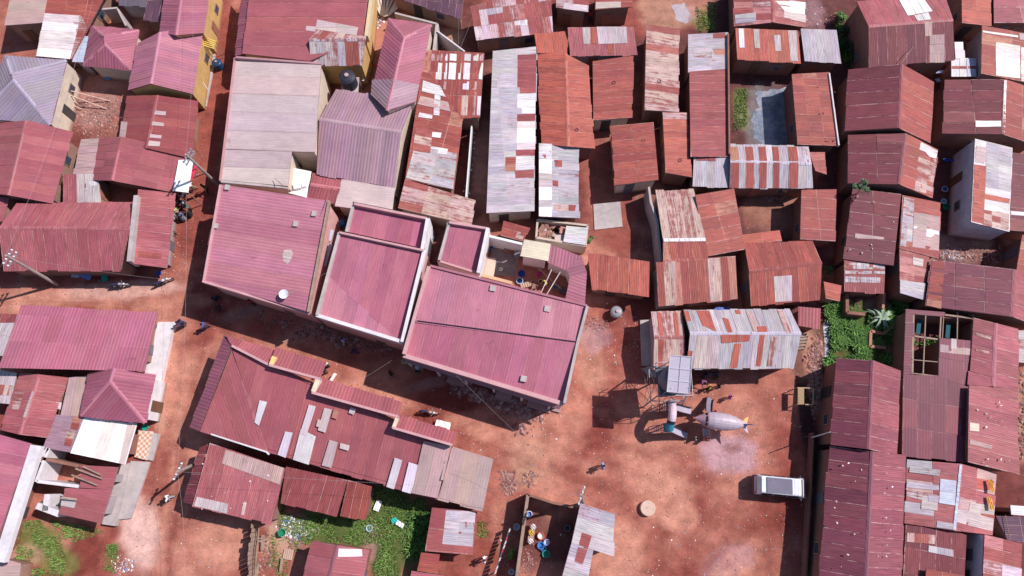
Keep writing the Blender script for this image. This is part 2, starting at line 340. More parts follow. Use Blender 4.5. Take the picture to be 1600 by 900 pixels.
# ---------------------------------------------------------------- sheet palettes: (weight, rgb, rustiness)
ZN = (.42, .37, .41); WH = (.70, .66, .67); RU = (.33, .10, .08); TN = (.55, .40, .36)
PAL = {
 'pink':  [(1, (0.429, 0.139, 0.197), .05), (1, (0.401, 0.126, 0.182), .05)],
 'pinkl': [(1, (0.435, 0.166, 0.223), .05), (1, (0.453, 0.175, 0.228), .05)],
 'rose':  [(1, (0.370, 0.111, 0.123), .12), (1, (0.332, 0.096, 0.110), .18)],
 'mag':   [(1, (0.350, 0.109, 0.155), .05), (1, (0.377, 0.123, 0.168), .0)],
 'mauve': [(1, (.38, .235, .28), .0), (1, (.35, .215, .26), .0)],
 'slate': [(1, (.32, .26, .32), .0), (1, (.30, .245, .31), .0)],
 'tan':   [(1, (.53, .415, .405), .0), (1, (.50, .39, .38), .05)],
 'tand':  [(1, (.46, .31, .29), .05), (1, (.42, .28, .27), .1)],
 'rust':  [(3, (0.343, 0.086, 0.067), .35), (2, (0.294, 0.070, 0.060), .4), (.35, (0.431, 0.186, 0.137), .35)],
 'rusto': [(3, (0.431, 0.110, 0.080), .3), (1, (0.392, 0.102, 0.072), .4)],
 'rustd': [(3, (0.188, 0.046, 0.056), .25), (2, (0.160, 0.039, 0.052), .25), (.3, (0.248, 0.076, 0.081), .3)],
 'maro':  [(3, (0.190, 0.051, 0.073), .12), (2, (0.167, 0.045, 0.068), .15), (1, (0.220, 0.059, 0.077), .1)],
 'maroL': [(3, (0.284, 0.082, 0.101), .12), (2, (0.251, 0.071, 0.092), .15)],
 'red':   [(3, (0.275, 0.067, 0.072), .2), (2, (0.304, 0.079, 0.078), .25)],
 'zinc':  [(3, ZN, .15), (2, (.48, .42, .45), .25), (1, (.38, .34, .38), .3)],
 'zincr': [(3, ZN, .32), (2, (.50, .42, .43), .42), (1, RU, .5)],
 'mixr':  [(2, (0.323, 0.086, 0.083), .4), (1, (0.539, 0.378, 0.402), .55), (1, (0.470, 0.198, 0.186), .5), (.6, (0.588, 0.450, 0.490), .3)],
 'patch': [(4, (0.372, 0.108, 0.118), .3), (1, ZN, .3), (1, (0.539, 0.342, 0.323), .3), (1, (0.294, 0.077, 0.098), .3)],
 'streak':[(1, (.36, .11, .09), .5), (3, (.50, .34, .31), .47)],
 'white': [(2, WH, .12), (1, (.62, .56, .56), .22)],
 'whitet':[(3, (.86, .82, .80), .0), (1, (.70, .60, .58), .0)],
 'clear': [(1, (.66, .60, .63), .0)],
 'greyp': [(1, (.48, .40, .42), .05), (1, (.52, .43, .44), .1)],
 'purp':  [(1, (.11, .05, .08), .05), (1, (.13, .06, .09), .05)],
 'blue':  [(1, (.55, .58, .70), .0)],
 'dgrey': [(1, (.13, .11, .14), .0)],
 'creamp':[(1, (.66, .56, .42), .0)],
 'yel':   [(1, (.70, .50, .20), .0)],
}
def pick(pal, rng):
    L = PAL[pal]; s = rng.random()*sum(w for w, _, _ in L)
    for w, c, a in L:
        s -= w
        if s <= 0: break
    f = rng.uniform(.9, 1.1)
    return (c[0]*f*rng.uniform(.97, 1.03), c[1]*f*rng.uniform(.94, 1.06), c[2]*f*rng.uniform(.95, 1.05), max(0, a*rng.uniform(.6, 1.25)))

def clip(poly, cl):          # Sutherland-Hodgman in 2D, cl convex and counter-clockwise
    out = poly
    for i in range(len(cl)):
        a = cl[i]; b = cl[(i+1) % len(cl)]; inp = out; out = []
        if not inp: return []
        def side(p): return (b[0]-a[0])*(p[1]-a[1])-(b[1]-a[1])*(p[0]-a[0])
        for j in range(len(inp)):
            p = inp[j]; q = inp[(j+1) % len(inp)]; sp = side(p); sq = side(q)
            if sp >= -1e-9: out.append(p)
            if (sp > 1e-9 and sq < -1e-9) or (sp < -1e-9 and sq > 1e-9):
                t = sp/(sp-sq); out.append((p[0]+(q[0]-p[0])*t, p[1]+(q[1]-p[1])*t))
    return out
def area2(p): return sum(p[i][0]*p[(i+1) % len(p)][1]-p[(i+1) % len(p)][0]*p[i][1] for i in range(len(p)))/2
def newell(pts):
    n = Vector((0, 0, 0))
    for i in range(len(pts)):
        a = pts[i]; b = pts[(i+1) % len(pts)]
        n += Vector(((a.y-b.y)*(a.z+b.z), (a.z-b.z)*(a.x+b.x), (a.x-b.x)*(a.y+b.y)))
    n.normalize(); return n if n.z > 0 else -n
def frame(pts):
    n = newell(pts); h = Vector((n.x, n.y, 0))
    if h.length < .004: h = Vector((1, 0, 0))
    s = (h-n*h.dot(n)).normalized(); best = None; bd = .72
    for i in range(len(pts)):
        e = pts[(i+1) % len(pts)]-pts[i]
        if e.length < 1.2: continue
        e = e.normalized(); d = e.dot(s)
        if abs(d) > bd: bd = abs(d); best = e if d > 0 else -e
    if best is not None: s = (best-n*best.dot(n)).normalized()
    return n, s, n.cross(s).normalized()
def sheets(mb, pts, fr, pal, rng, w=.8, L=2.4, off=.012, ext=.15, mi=0, org=None):
    n, s, t = fr; o = org or pts[0]
    p2 = [((p-o).dot(t), (p-o).dot(s)) for p in pts]
    if area2(p2) < 0: p2 = p2[::-1]
    us = [p[0] for p in p2]; vs_ = [p[1] for p in p2]; umin, umax, vmin, vmax = min(us), max(us), min(vs_), max(vs_)
    d0 = sum((q-o).dot(n) for q in pts)/len(pts)
    ea = None; em = -1e9
    for i in range(len(p2)):
        a = p2[i]; b = p2[(i+1) % len(p2)]; l = math.hypot(b[0]-a[0], b[1]-a[1])
        if l > .5 and abs(b[1]-a[1])/l < .6 and (a[1]+b[1])/2 > em: em = (a[1]+b[1])/2; ea = (a, b, l)
    nw = max(1, round((umax-umin)/w)); w = (umax-umin)/nw; uo = rng.uniform(0, 9); vo = rng.uniform(0, 9)
    nl = max(1, math.ceil((vmax-vmin)/L-.25)); LL = (vmax-vmin)/nl
    for i in range(nw):
        for j in range(nl):
            u0 = umin+i*w; v0 = vmin+j*LL
            q = clip([(u0, v0), (u0+w, v0), (u0+w, v0+LL), (u0, v0+LL)], p2)
            if len(q) < 3 or abs(area2(q)) < .01: continue
            c = pick(pal, rng); e = rng.uniform(0, ext); zo = off+rng.uniform(0, .015)
            P3 = []; uvs = []; suv = []
            for (a, b) in q:
                bb = b
                if ea:
                    (A, B, l) = ea; dd = abs((B[0]-A[0])*(b-A[1])-(B[1]-A[1])*(a-A[0]))/l
                    if dd < .02: bb = b+e
                P3.append(o+t*a+s*bb+n*(d0+zo+.022*(b-v0)/LL+.014*(a-u0)/w))
                uvs.append((a+uo, b+vo)); suv.append(((a-u0)/w, (b-v0)/LL))
            mb.face(P3, c, uvs, suv, mi)

def inpoly(p, poly):
    r = False
    for i in range(len(poly)):
        a = poly[i]; b = poly[(i+1) % len(poly)]
        if (a[1] > p[1]) != (b[1] > p[1]) and p[0] < (b[0]-a[0])*(p[1]-a[1])/(b[1]-a[1])+a[0]: r = not r
    return r
HN = [0]
def build(name, label, cat, faces, pal, mat='cor', wall='brick', ov=.22, patches=(), w=.8, L=2.4, group=None, door=True, zbot=0.0, nowall=False, walls=True, fpal=None, vents=()):
    """faces: lists of (px, py, z).  Returns the Empty of the thing."""
    HN[0] += 1; rng = random.Random(HN[0]*13+5)
    F = []
    for f in faces:
        p = [P(x, y, z) for x, y, z in f]; k = [(x, y) for x, y, z in f]
        if area2([(q.x, q.y) for q in p]) < 0: p = p[::-1]; k = k[::-1]
        F.append((p, k))
    cen = sum((q for p, _ in F for q in p), Vector((0, 0, 0)))/sum(len(p) for p, _ in F)
    root = empty(name, (round(cen.x, 2), round(cen.y, 2), zbot), 0, label, cat, group)
    rb = MB(); frames = [frame(p) for p, _ in F]
    org = F[0][0][0]
    edges = {}
    for i, (p, k) in enumerate(F):
        pl = (fpal[i] if fpal else pal); bc = pick(pl, rng)
        fn = frames[i][0]; mc = sum(p, Vector((0, 0, 0)))/len(p); dv = max(abs((q-mc).dot(fn)) for q in p)
        rb.face([q-Vector((0, 0, .004+dv*2)) for q in p], bc); rb.face([q-Vector((0, 0, .07)) for q in p[::-1]], (.12, .09, .09, 0)) if 0 else rb.face([q-Vector((0, 0, .07+dv*2)) for q in p[::-1]], (.12, .09, .09, 0))
        sheets(rb, p, frames[i], pl, rng, w, L)
        for a in range(len(k)): edges[(k[a], k[(a+1) % len(k)])] = (p[a], p[(a+1) % len(k)])
    for (a, b), (pa, pb) in edges.items():
        if (b, a) not in edges:
            dz = Vector((0, 0, .09)); rb.face([pa-dz, pb-dz, pb-Vector((0, 0, .004)), pa-Vector((0, 0, .004))], (.28, .15, .14, .2))
    for pt in patches:
        pp, poly = pt[0], pt[1]; pw = pt[2] if len(pt) > 2 else .8; pL = pt[3] if len(pt) > 3 else 3.0
        cx = sum(q[0] for q in poly)/len(poly); cy = sum(q[1] for q in poly)/len(poly)
        fi = 0; bd = 1e9
        for i, (p, k) in enumerate(F):
            if inpoly((cx, cy), k): fi = i; break
            d = math.hypot(sum(q[0] for q in k)/len(k)-cx, sum(q[1] for q in k)/len(k)-cy)
            if d < bd: bd = d; fi = i
        n, s, t = frames[fi]; p0 = F[fi][0][0]; q3 = []
        for (x, y) in poly:
            d = ray(x, y); tt = (p0-CAMP).dot(n)/d.dot(n); q3.append(CAMP+d*tt)
        sheets(rb, q3, frames[fi], pp, rng, pw, pL, off=.036, ext=0.02)
    ro = rb.build('roof', RMAT[mat], root)
    # ridge caps on shared high edges
    cb = MB(); nc = 0
    for (a, b), (pa, pb) in edges.items():
        if (b, a) in edges and a < b:
            ms = (pa.z+pb.z)/2; lo = min(q.z for p, k in F if a in k and b in k for q in p)
            if ms > lo+.25 and (pb-pa).length > 1.0:
                cc = pick(pal, rng)
                cc = (min(1, cc[0]*1.18+.03), min(1, cc[1]*1.25+.03), min(1, cc[2]*1.25+.03), cc[3]+.15)
                d = (pb-pa).normalized(); sd_ = d.cross(Vector((0, 0, 1))).normalized()
                up = Vector((0, 0, .05)); dn = Vector((0, 0, .015))
                fl = []
                for sg in (-1, 1):
                    # slope on this side
                    for p, k in F:
                        if a in k and b in k:
                            c = sum(p, Vector((0, 0, 0)))/len(p)
                            if (c-pa).dot(sd_)*sg > 0:
                                nn = newell(p); v = sd_*sg; v = (v-nn*v.dot(nn)).normalized()*.17
                                q = [pa+v+nn*.045, pb+v+nn*.045, pb+up, pa+up]
                                if area2([(x.x, x.y) for x in q]) < 0: q = q[::-1]
                                cb.face(q, cc); nc += 1
                                break
    if nc: cb.build('ridge_cap', RMAT['smo'], root)
    for (x, y) in vents:
        pass
    if nowall: return root
    # loops of boundary edges
    nxt = {}
    for (a, b) in edges:
        if (b, a) not in edges: nxt.setdefault(a, []).append(b)
    zof = {}
    for (a, b), (pa, pb) in edges.items(): zof[a] = pa; zof[b] = pb
    used = set(); wb_ = MB(); openings = []
    for a0 in list(nxt):
        for b0 in nxt[a0]:
            if (a0, b0) in used: continue
            loop = [a0]; cur = b0; used.add((a0, b0)); g = 0
            while cur != a0 and g < 60:
                loop.append(cur); g += 1; c = [x for x in nxt.get(cur, []) if (cur, x) not in used]
                if not c: break
                used.add((cur, c[0])); cur = c[0]
            pts = [zof[k] for k in loop]; m = len(pts); ins = []
            for i in range(m):
                a = pts[i-1]; b = pts[i]; c = pts[(i+1) % m]
                e1 = Vector((b.x-a.x, b.y-a.y)); e2 = Vector((c.x-b.x, c.y-b.y))
                if e1.length < 1e-4 or e2.length < 1e-4: ins.append(Vector((b.x, b.y))); continue
                e1.normalize(); e2.normalize(); n1 = Vector((-e1.y, e1.x)); n2 = Vector((-e2.y, e2.x)); bb = n1+n2
                if bb.length < .3: bb = n1
                bb.normalize(); k = ov/max(.5, bb.dot(n1)); ins.append(Vector((b.x, b.y))+bb*k)
            tops = []
            for i in range(m):
                z = None
                for p, k in F:
                    if inpoly((ins[i].x, ins[i].y), [(q.x, q.y) for q in p]):
                        n = newell(p); z = p[0].z-(n.x*(ins[i].x-p[0].x)+n.y*(ins[i].y-p[0].y))/n.z; break
                tops.append((z if z is not None else pts[i].z)-.075)
            for i in range(m):
                j = (i+1) % m; A = ins[i]; B = ins[j]
                if (B-A).length < .05: continue
                wb_.face([(A.x, A.y, zbot), (B.x, B.y, zbot), (B.x, B.y, tops[j]), (A.x, A.y, tops[i])])
                L_ = (B-A).length; d = (B-A).normalized(); on = Vector((d.y, -d.x)); mid = (A+B)/2
                openings.append((-(on.dot(mid.normalized())), L_, A, B, on, d, min(tops[i], tops[j])))
    wo_ = wb_.build('wall', WALLS[wall], root)
    if door:
        op = sorted([o for o in openings if o[1] > 2.6 and o[6] > 1.9], key=lambda o: -o[0])[:2]
        for q, (sc, L_, A, B, on, d, tp) in enumerate(op):
            hh = min(2.0, tp-.15)
            if q == 0:
                db = MB(); c = A+d*(L_*.35)+on*.02; db.box((c.x, c.y, zbot+hh/2), (.95, .07, hh-.02), math.atan2(d.y, d.x)); db.build('door', M_DOORS[HN[0] % len(M_DOORS)], root)
            if L_ > 4.2 and tp > 2.1:
                wq = MB(); c = A+d*(L_*.7)+on*.025; wq.box((c.x, c.y, zbot+1.45), (1.0, .09, .9), math.atan2(d.y, d.x)); wf = wq.build('window', M_WOOD, root)
                wg = MB(); c = A+d*(L_*.7)+on*.05; wg.box((c.x, c.y, zbot+1.45), (.84, .07, .74), math.atan2(d.y, d.x)); wg.build('pane', M_GLASS, wf)
    return root
M_DOORS = [plain('grey_door_paint', (.14, .13, .15), .6), plain('brown_door', (.16, .08, .05), .7), plain('rusty_door', (.30, .12, .08), .8), plain('dark_door', (.06, .05, .05), .6)]

def mono(label, pts, z, pal, mat='cor', name='house', cat='house', **kw):
    zz = z if isinstance(z, (list, tuple)) else [z]*len(pts)
    return build(name, label, cat, [[(p[0], p[1], h) for p, h in zip(pts, zz)]], pal, mat, **kw)
def gable(label, e0, r, e1, ze, zr, pal, mat='cor', name='house', cat='house', **kw):
    a, b = e0; r0, r1 = r; c, d = e1
    z0, z1 = ze if isinstance(ze, (list, tuple)) else (ze, ze)
    return build(name, label, cat, [[(*a, z0), (*b, z0), (*r1, zr), (*r0, zr)], [(*r0, zr), (*r1, zr), (*d, z1), (*c, z1)]], pal, mat, **kw)
def parapet(root, pts, ztop, h, th, mat, name='parapet', closed=False):
    mb = MB(); w = [P(x, y, ztop) for x, y in pts]
    seg = list(zip(w, w[1:]+w[:1])) if closed else list(zip(w, w[1:]))
    for a, b in seg:
        d = (b-a).normalized()*th/2 if not closed else Vector((0, 0, 0))
        mb.beam(a-Vector((0, 0, h/2))-d*.0, b-Vector((0, 0, h/2)), th, h)
    return mb.build(name, mat, root)

# ================================================================ buildings, north-west block
mono('tan sheet-roofed house in the top left corner, beside the orange rusty roof', [(22,-32),(84,-32),(66,36),(7,40)], [3.3,3.0,3.0,3.3], 'tand', 'smo', w=.9, L=9, wall='mud')
build('house', 'orange rusty roof half covered by bright white sheets, above the slate grey hipped roof', 'house',
      [[(80,-30,3.2),(176,-30,2.9),(112,93,2.5),(57,88,2.8)]], 'rust', 'cor', wall='mud',
      patches=[('whitet',[(70,21),(128,25),(118,62),(111,93),(57,88)],.95,3.2), ('streak',[(128,26),(137,44),(114,88),(111,93),(117,62)]), ('tand',[(116,25),(128,26),(120,56),(109,52)]),('tand',[(64,48),(109,53),(107,62),(61,62)])], ov=.6)
build('house', 'slate grey hipped roof with a pale wall on its right, at the left edge', 'house',
      [[(8,87,3.2),(104,94,3.2),(18,116,4.6)], [(104,94,3.2),(79,195,3.2),(20,124,4.6),(18,116,4.6)],
       [(79,195,3.2),(-34,184,3.2),(20,124,4.6)], [(-34,184,3.2),(8,87,3.2),(18,116,4.6),(20,124,4.6)]], 'slate', 'rib', wall='cream', ov=.12, L=9)
mono('narrow pale blue lean-to roof beside the small pink hipped roof', [(127,56),(140,57),(131,98),(114,97)], [2.4,2.6,2.6,2.4], 'blue', 'smo', name='shed', cat='shed', wall='grey', door=False)
build('house', 'small pink hipped roof between the white sheets and the long magenta gabled roofs', 'house',
      [[(144,41,3),(217,47,3),(162,56,4.2)], [(217,47,3),(204,110,3),(163,69,4.2),(162,56,4.2)],
       [(204,110,3),(130,102,3),(163,69,4.2)], [(130,102,3),(144,41,3),(162,56,4.2),(163,69,4.2)]], 'mag', 'rib', wall='cream', L=9, ov=.4)
gable('pink ribbed gabled roof with an ochre shop front, top of the left street', [(262,-34),(249,52)], [(287,-34),(275,55)], [(330,-34),(318,52)], 3.6, 4.5, 'mag', 'rib', wall='yellow', L=9, ov=.12)
gable('wide pink gabled roof with ochre wall, second from the top on the left street', [(216,68),(201,141)], [(250,50),(236,131)], [(317,42),(301,147)], 3.3, 4.3, 'pinkl', 'rib', wall='yellow', L=9, ov=.14)
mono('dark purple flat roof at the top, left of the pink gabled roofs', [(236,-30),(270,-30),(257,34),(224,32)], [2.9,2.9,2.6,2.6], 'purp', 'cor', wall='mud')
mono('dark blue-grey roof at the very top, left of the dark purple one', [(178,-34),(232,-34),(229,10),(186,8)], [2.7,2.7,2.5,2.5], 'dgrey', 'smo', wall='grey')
gable('faded red gabled roof with a white ridge and pale sheets, below the wide pink gable', [(200,150),(189,222)], [(246,149),(230,232)], [(309,158),(300,248)], 2.7, 3.3, 'red', 'smo', wall='mud', L=9,
      patches=[('tan',[(243,173),(260,175),(259,181),(241,179)],1), ('tan',[(239,190),(257,193),(256,198),(237,196)],1), ('tan',[(235,210),(253,212),(252,217),(234,215)],1), ('tan',[(233,220),(251,222),(250,229),(231,228)],1),('tand',[(190,190),(200,191),(196,218),(187,217)])], ov=.85)
mono('tan dusty roof strip left of the orange-ridged gable', [(128,218),(157,216),(148,273),(116,272)], [2.3,2.5,2.5,2.3], 'tand', 'cor', name='shed', cat='shed', wall='mud')
gable('rusty red gabled roof with an orange ridge, behind the white market awning', [(155,216),(147,282)], [(190,214),(175,282)], [(305,240),(270,301)], 2.5, 3.5, 'rose', 'smo', wall='mud', L=2.6, ov=.6)
gable('large pink gabled roof at the left edge, below the slate hipped roof', [(3,192),(-27,300)], [(41,188),(13,305)], [(113,206),(82,318)], 2.8, 3.8, 'rose', 'smo', wall='mud', L=9, ov=.7)
mono('small lean-to with one red and two white sheets, above the long rusty-pink gable', [(99,273),(153,271),(159,317),(99,317)], [2.5,2.5,2.3,2.3], 'rose', 'cor', name='shed', cat='shed', wall='mud',
     patches=[('greyp',[(120,272),(153,271),(159,317),(121,317)]),('white',[(138,273),(151,273),(153,290),(141,291)])])
gable('long rusty-pink gabled shop roof above the dirt street on the left', [(26,319),(208,316)], [(-2,356),(203,357)], [(6,422),(188,422)], 2.7, 4.0, 'rose', 'cor', wall='mud', w=1.0, L=9)
h = build('house', 'square orange-red lean-to roof with a concrete parapet, right end of the long rusty-pink roof', 'house', [[(216,296,3.4),(274,302,2.8),(260,419,2.8),(206,412,3.4)]], 'rusto', 'cor', wall='grey', L=9,
      patches=[('streak',[(216,393),(253,397),(252,404),(215,402)],.9)], fpal=['rose'], ov=.95)
parapet(h, [(212,305),(201,408)], 3.95, 1.6, .38, M_CONC)
mono('small pink roof corner at the left edge, beside the long rusty-pink gable', [(-16,308),(13,309),(5,346),(-16,348)], 2.6, 'rose', 'smo', name='shed', cat='shed', wall='mud')
mono('pale and red mixed roof at the left edge, beside the large mauve-pink hall', [(-20,489),(28,491),(5,556),(-20,556)], [2.7,2.7,2.4,2.4], 'greyp', 'cor', wall='mud', patches=[('red',[(-20,489),(28,491),(24,504),(-20,504)])])
mono('pale roof with an orange rust band, below the mixed roof at the left edge', [(-20,574),(27,583),(16,631),(-20,628)], [2.5,2.5,2.2,2.2], 'greyp', 'cor', name='shed', cat='shed', wall='mud', patches=[('streak',[(-20,600),(22,602),(19,618),(-20,616)])])
h = build('house', 'large mauve-pink flat hall roof with dark streaks, on the left corner of the crossroads', 'house',
      [[(33,478,3.0),(246,490,3.0),(243,502,3.2),(29,493,3.2)], [(29,493,3.2),(243,502,3.2),(226,580,3.9),(-2,575,3.9)]], 'pink', 'rib', wall='mud', w=1.4, L=4, ov=1.3)
mb = MB(); q = [P(x,y,.55) for x,y in ((247,503),(277,503),(268,518),(248,612),(232,657),(222,655),(232,600),(226,580))]
mb.face(q[::-1] if area2([(a.x,a.y) for a in q]) < 0 else q)
for a,b in zip(q, q[1:]+q[:1]): mb.face([(a.x,a.y,0),(b.x,b.y,0),b,a])
mb.build('veranda', M_PALE, h)
build('house', 'small pink hipped roof below the large mauve-pink hall, facing the street', 'house',
      [[(139,583,3.1),(178,575,4.2),(172,596,4.2),(126,649,3.1)], [(178,575,4.2),(242,585,3.1),(227,661,3.1),(172,596,4.2)], [(126,649,3.1),(172,596,4.2),(227,661,3.1)]], 'mag', 'rib', wall='white', L=9, ov=.35)
gable('rusty red gabled roof with a pale strip along its ridge, left of the grey-tan roof', [(32,583),(2,672)], [(62,585),(31,679)], [(107,590),(73,684)], 2.5, 3.0, 'rose', 'cor', wall='mud', L=9,
      patches=[('tan',[(51,611),(54,612),(41,653),(37,652)]),('streak',[(24,613),(38,614),(30,640),(20,640)]),('tan',[(88,628),(97,629),(95,640),(86,638)])], ov=.6)
mono('grey-tan narrow roof left of the small pink hipped roof', [(108,590),(137,587),(126,650),(95,648)], [2.6,2.6,2.4,2.4], 'tand', 'smo', wall='mud', L=9)
mono('mauve-grey roof with rust blotches left of the cream white roof', [(88,648),(132,651),(110,707),(70,700)], [2.4,2.6,2.6,2.4], 'mauve', 'cor', wall='mud', patches=[('rust',[(115,650),(128,651),(122,672),(111,670)],.6,.8),('streak',[(105,672),(118,674),(112,698),(101,696)],.6,.8)])
mono('bright cream white sheet roof beside the tiled terrace on the left street', [(133,650),(214,664),(196,726),(110,708)], [2.5,2.5,3.1,3.1], 'whitet', 'smo', wall='brick', w=1, L=3, patches=[('tan',[(200,662),(213,664),(195,726),(186,724)])], ov=.8)
h = build('unfinished_house', 'half-roofed unfinished house with red sheets and bare white wall tops, lower left', 'unfinished house',
      [[(128,727,2.6),(185,730,2.8),(175,765,2.8),(127,762,2.6)], [(104,763,2.5),(175,765,2.8),(158,818,2.8),(93,803,2.5)]], 'rose', 'smo', wall='grey', L=9,
      patches=[('greyp',[(98,776),(121,779),(117,794),(96,790)])], door=False, ov=.6)
parapet(h, [(75,700),(62,716),(60,722)], 2.5, 2.5, .28, M_PALE)
parapet(h, [(60,715),(122,728)], 2.5, 2.5, .26, M_BRICK)
parapet(h, [(58,752),(122,760)], 2.5, 2.5, .26, M_PALE)
parapet(h, [(76,700),(56,753)], 2.5, 2.5, .26, M_PALE)
parapet(h, [(57,790),(92,803)], 2.1, 2.1, .5, M_PALE)
parapet(h, [(74,772),(70,798)], 2.1, 2.1, .5, M_PALE)
for a,b in (((118,732),(160,748)),((130,729),(158,742)),((112,742),(152,758)),((95,778),(120,781))): mb = MB(); mb.beam(P(*a,2.95),P(*b,2.95),.12,.1); mb.build('rafter', M_WOOD, h)
mb = MB()
for pts,z in (([(186,727),(203,723),(180,822),(159,819)],.5), ([(204,720),(234,722),(204,810),(184,812)],.25)):
    q = [P(x,y,z) for x,y in pts]
    mb.face(q if area2([(a.x,a.y) for a in q])>0 else q[::-1])
    for a,b in zip(q,q[1:]+q[:1]): mb.face([(a.x,a.y,0),(b.x,b.y,0),b,a])
mb.build('veranda', M_CONC, h)
h = mono('pink roof with a thick white block parapet in the lower left corner', [(-40,668),(48,693),(-14,868),(-60,860)], [3.3,3.0,3.0,3.3], 'pink', 'smo', wall='brick', L=9)
parapet(h, [(56,696),(-2,878)], 3.35, .5, .95, M_PALE)
mono('tan slab roof in the bottom left corner', [(-6,870),(32,880),(26,915),(-10,915)], 2.0, 'tand', 'smo', name='shed', cat='shed', wall='mud')

# ================================================================ centre north
h = build('shop_building', 'big pale tan flat roof on the right side of the left street', 'shop building',
      [[(370,91,4.2),(502,101,4.5),(492,238,4.5),(351,233,4.2)], [(351,234,4.2),(456,237,4.45),(450,291,4.45),(345,281,4.2)]], 'tan', 'smo', wall='cream', w=2.2, L=20, ov=.1)
parapet(h, [(367,90),(344,282)], 4.35, .5, .22, MC((.48,.25,.25)))
parapet(h, [(345,283),(450,293)], 4.35, .4, .22, M_CONC)
parapet(h, [(368,89),(502,99)], 4.6, .4, .2, MC((.42,.22,.24)))
h = build('shop_building', 'big faded pink flat roof at the top, above the pale tan roof', 'shop building',
      [[(396,-40,4.2),(580,-40,4.6),(571,58,4.6),(484,96,4.4),(380,84,4.2)]], 'rose', 'smo', wall='yellow', w=1.6, L=20, ov=.1,
      patches=[('tan',[(496,31),(560,43),(557,56),(493,46)],.9),('tan',[(479,41),(494,42),(493,50),(478,48)])])
parapet(h, [(583,-30),(572,56)], 4.85, 1.0, .35, MC((.62,.47,.28)))
mb = MB(); q = [P(382,-40,3.4),P(396,-40,4.1),P(380,85,4.1),P(368,88,3.4)]
sheets(mb, q[::-1] if area2([(a.x,a.y) for a in q])<0 else q, frame(q), 'mag', random.Random(3), .9, 9); mb.build('street_awning', M_RIB, h)
gable('small zinc gable streaked with red rust, at the corner of the big faded pink roof', [(494,47),(572,59)], [(483,62),(571,62)], [(486,101),(566,101)], [4.9,4.0], 5.0, 'zincr', 'cor', name='shed', cat='shed', wall='yellow', door=False, w=.7, L=9, fpal=['streak','zincr'])
build('house', 'long pink ribbed hipped roof with a mauve lower end, beside the black water tank', 'house',
      [[(607,29,3.8),(674,39,3.8),(631,59,4.8)], [(607,29,3.8),(631,59,4.8),(605,173,4.8),(580,147,3.8)], [(631,59,4.8),(674,39,3.8),(650,159,3.8),(605,173,4.8)]], 'mag', 'rib', wall='cream', L=9, ov=.15,
      patches=[('mauve',[(582,125),(615,124),(605,172),(580,148)],1,9), ('mauve',[(618,125),(655,133),(649,158),(606,172)],1,9)])
build('house', 'large mauve ribbed gabled roof joined below the long pink hipped roof', 'house',
      [[(525,140,3.3),(646,158,3.3),(627,206,4.3),(499,186,4.3)], [(499,186,4.3),(627,206,4.3),(616,292,3.2),(495,272,3.2)]], 'mauve', 'rib', wall='cream', L=9, ov=.12)
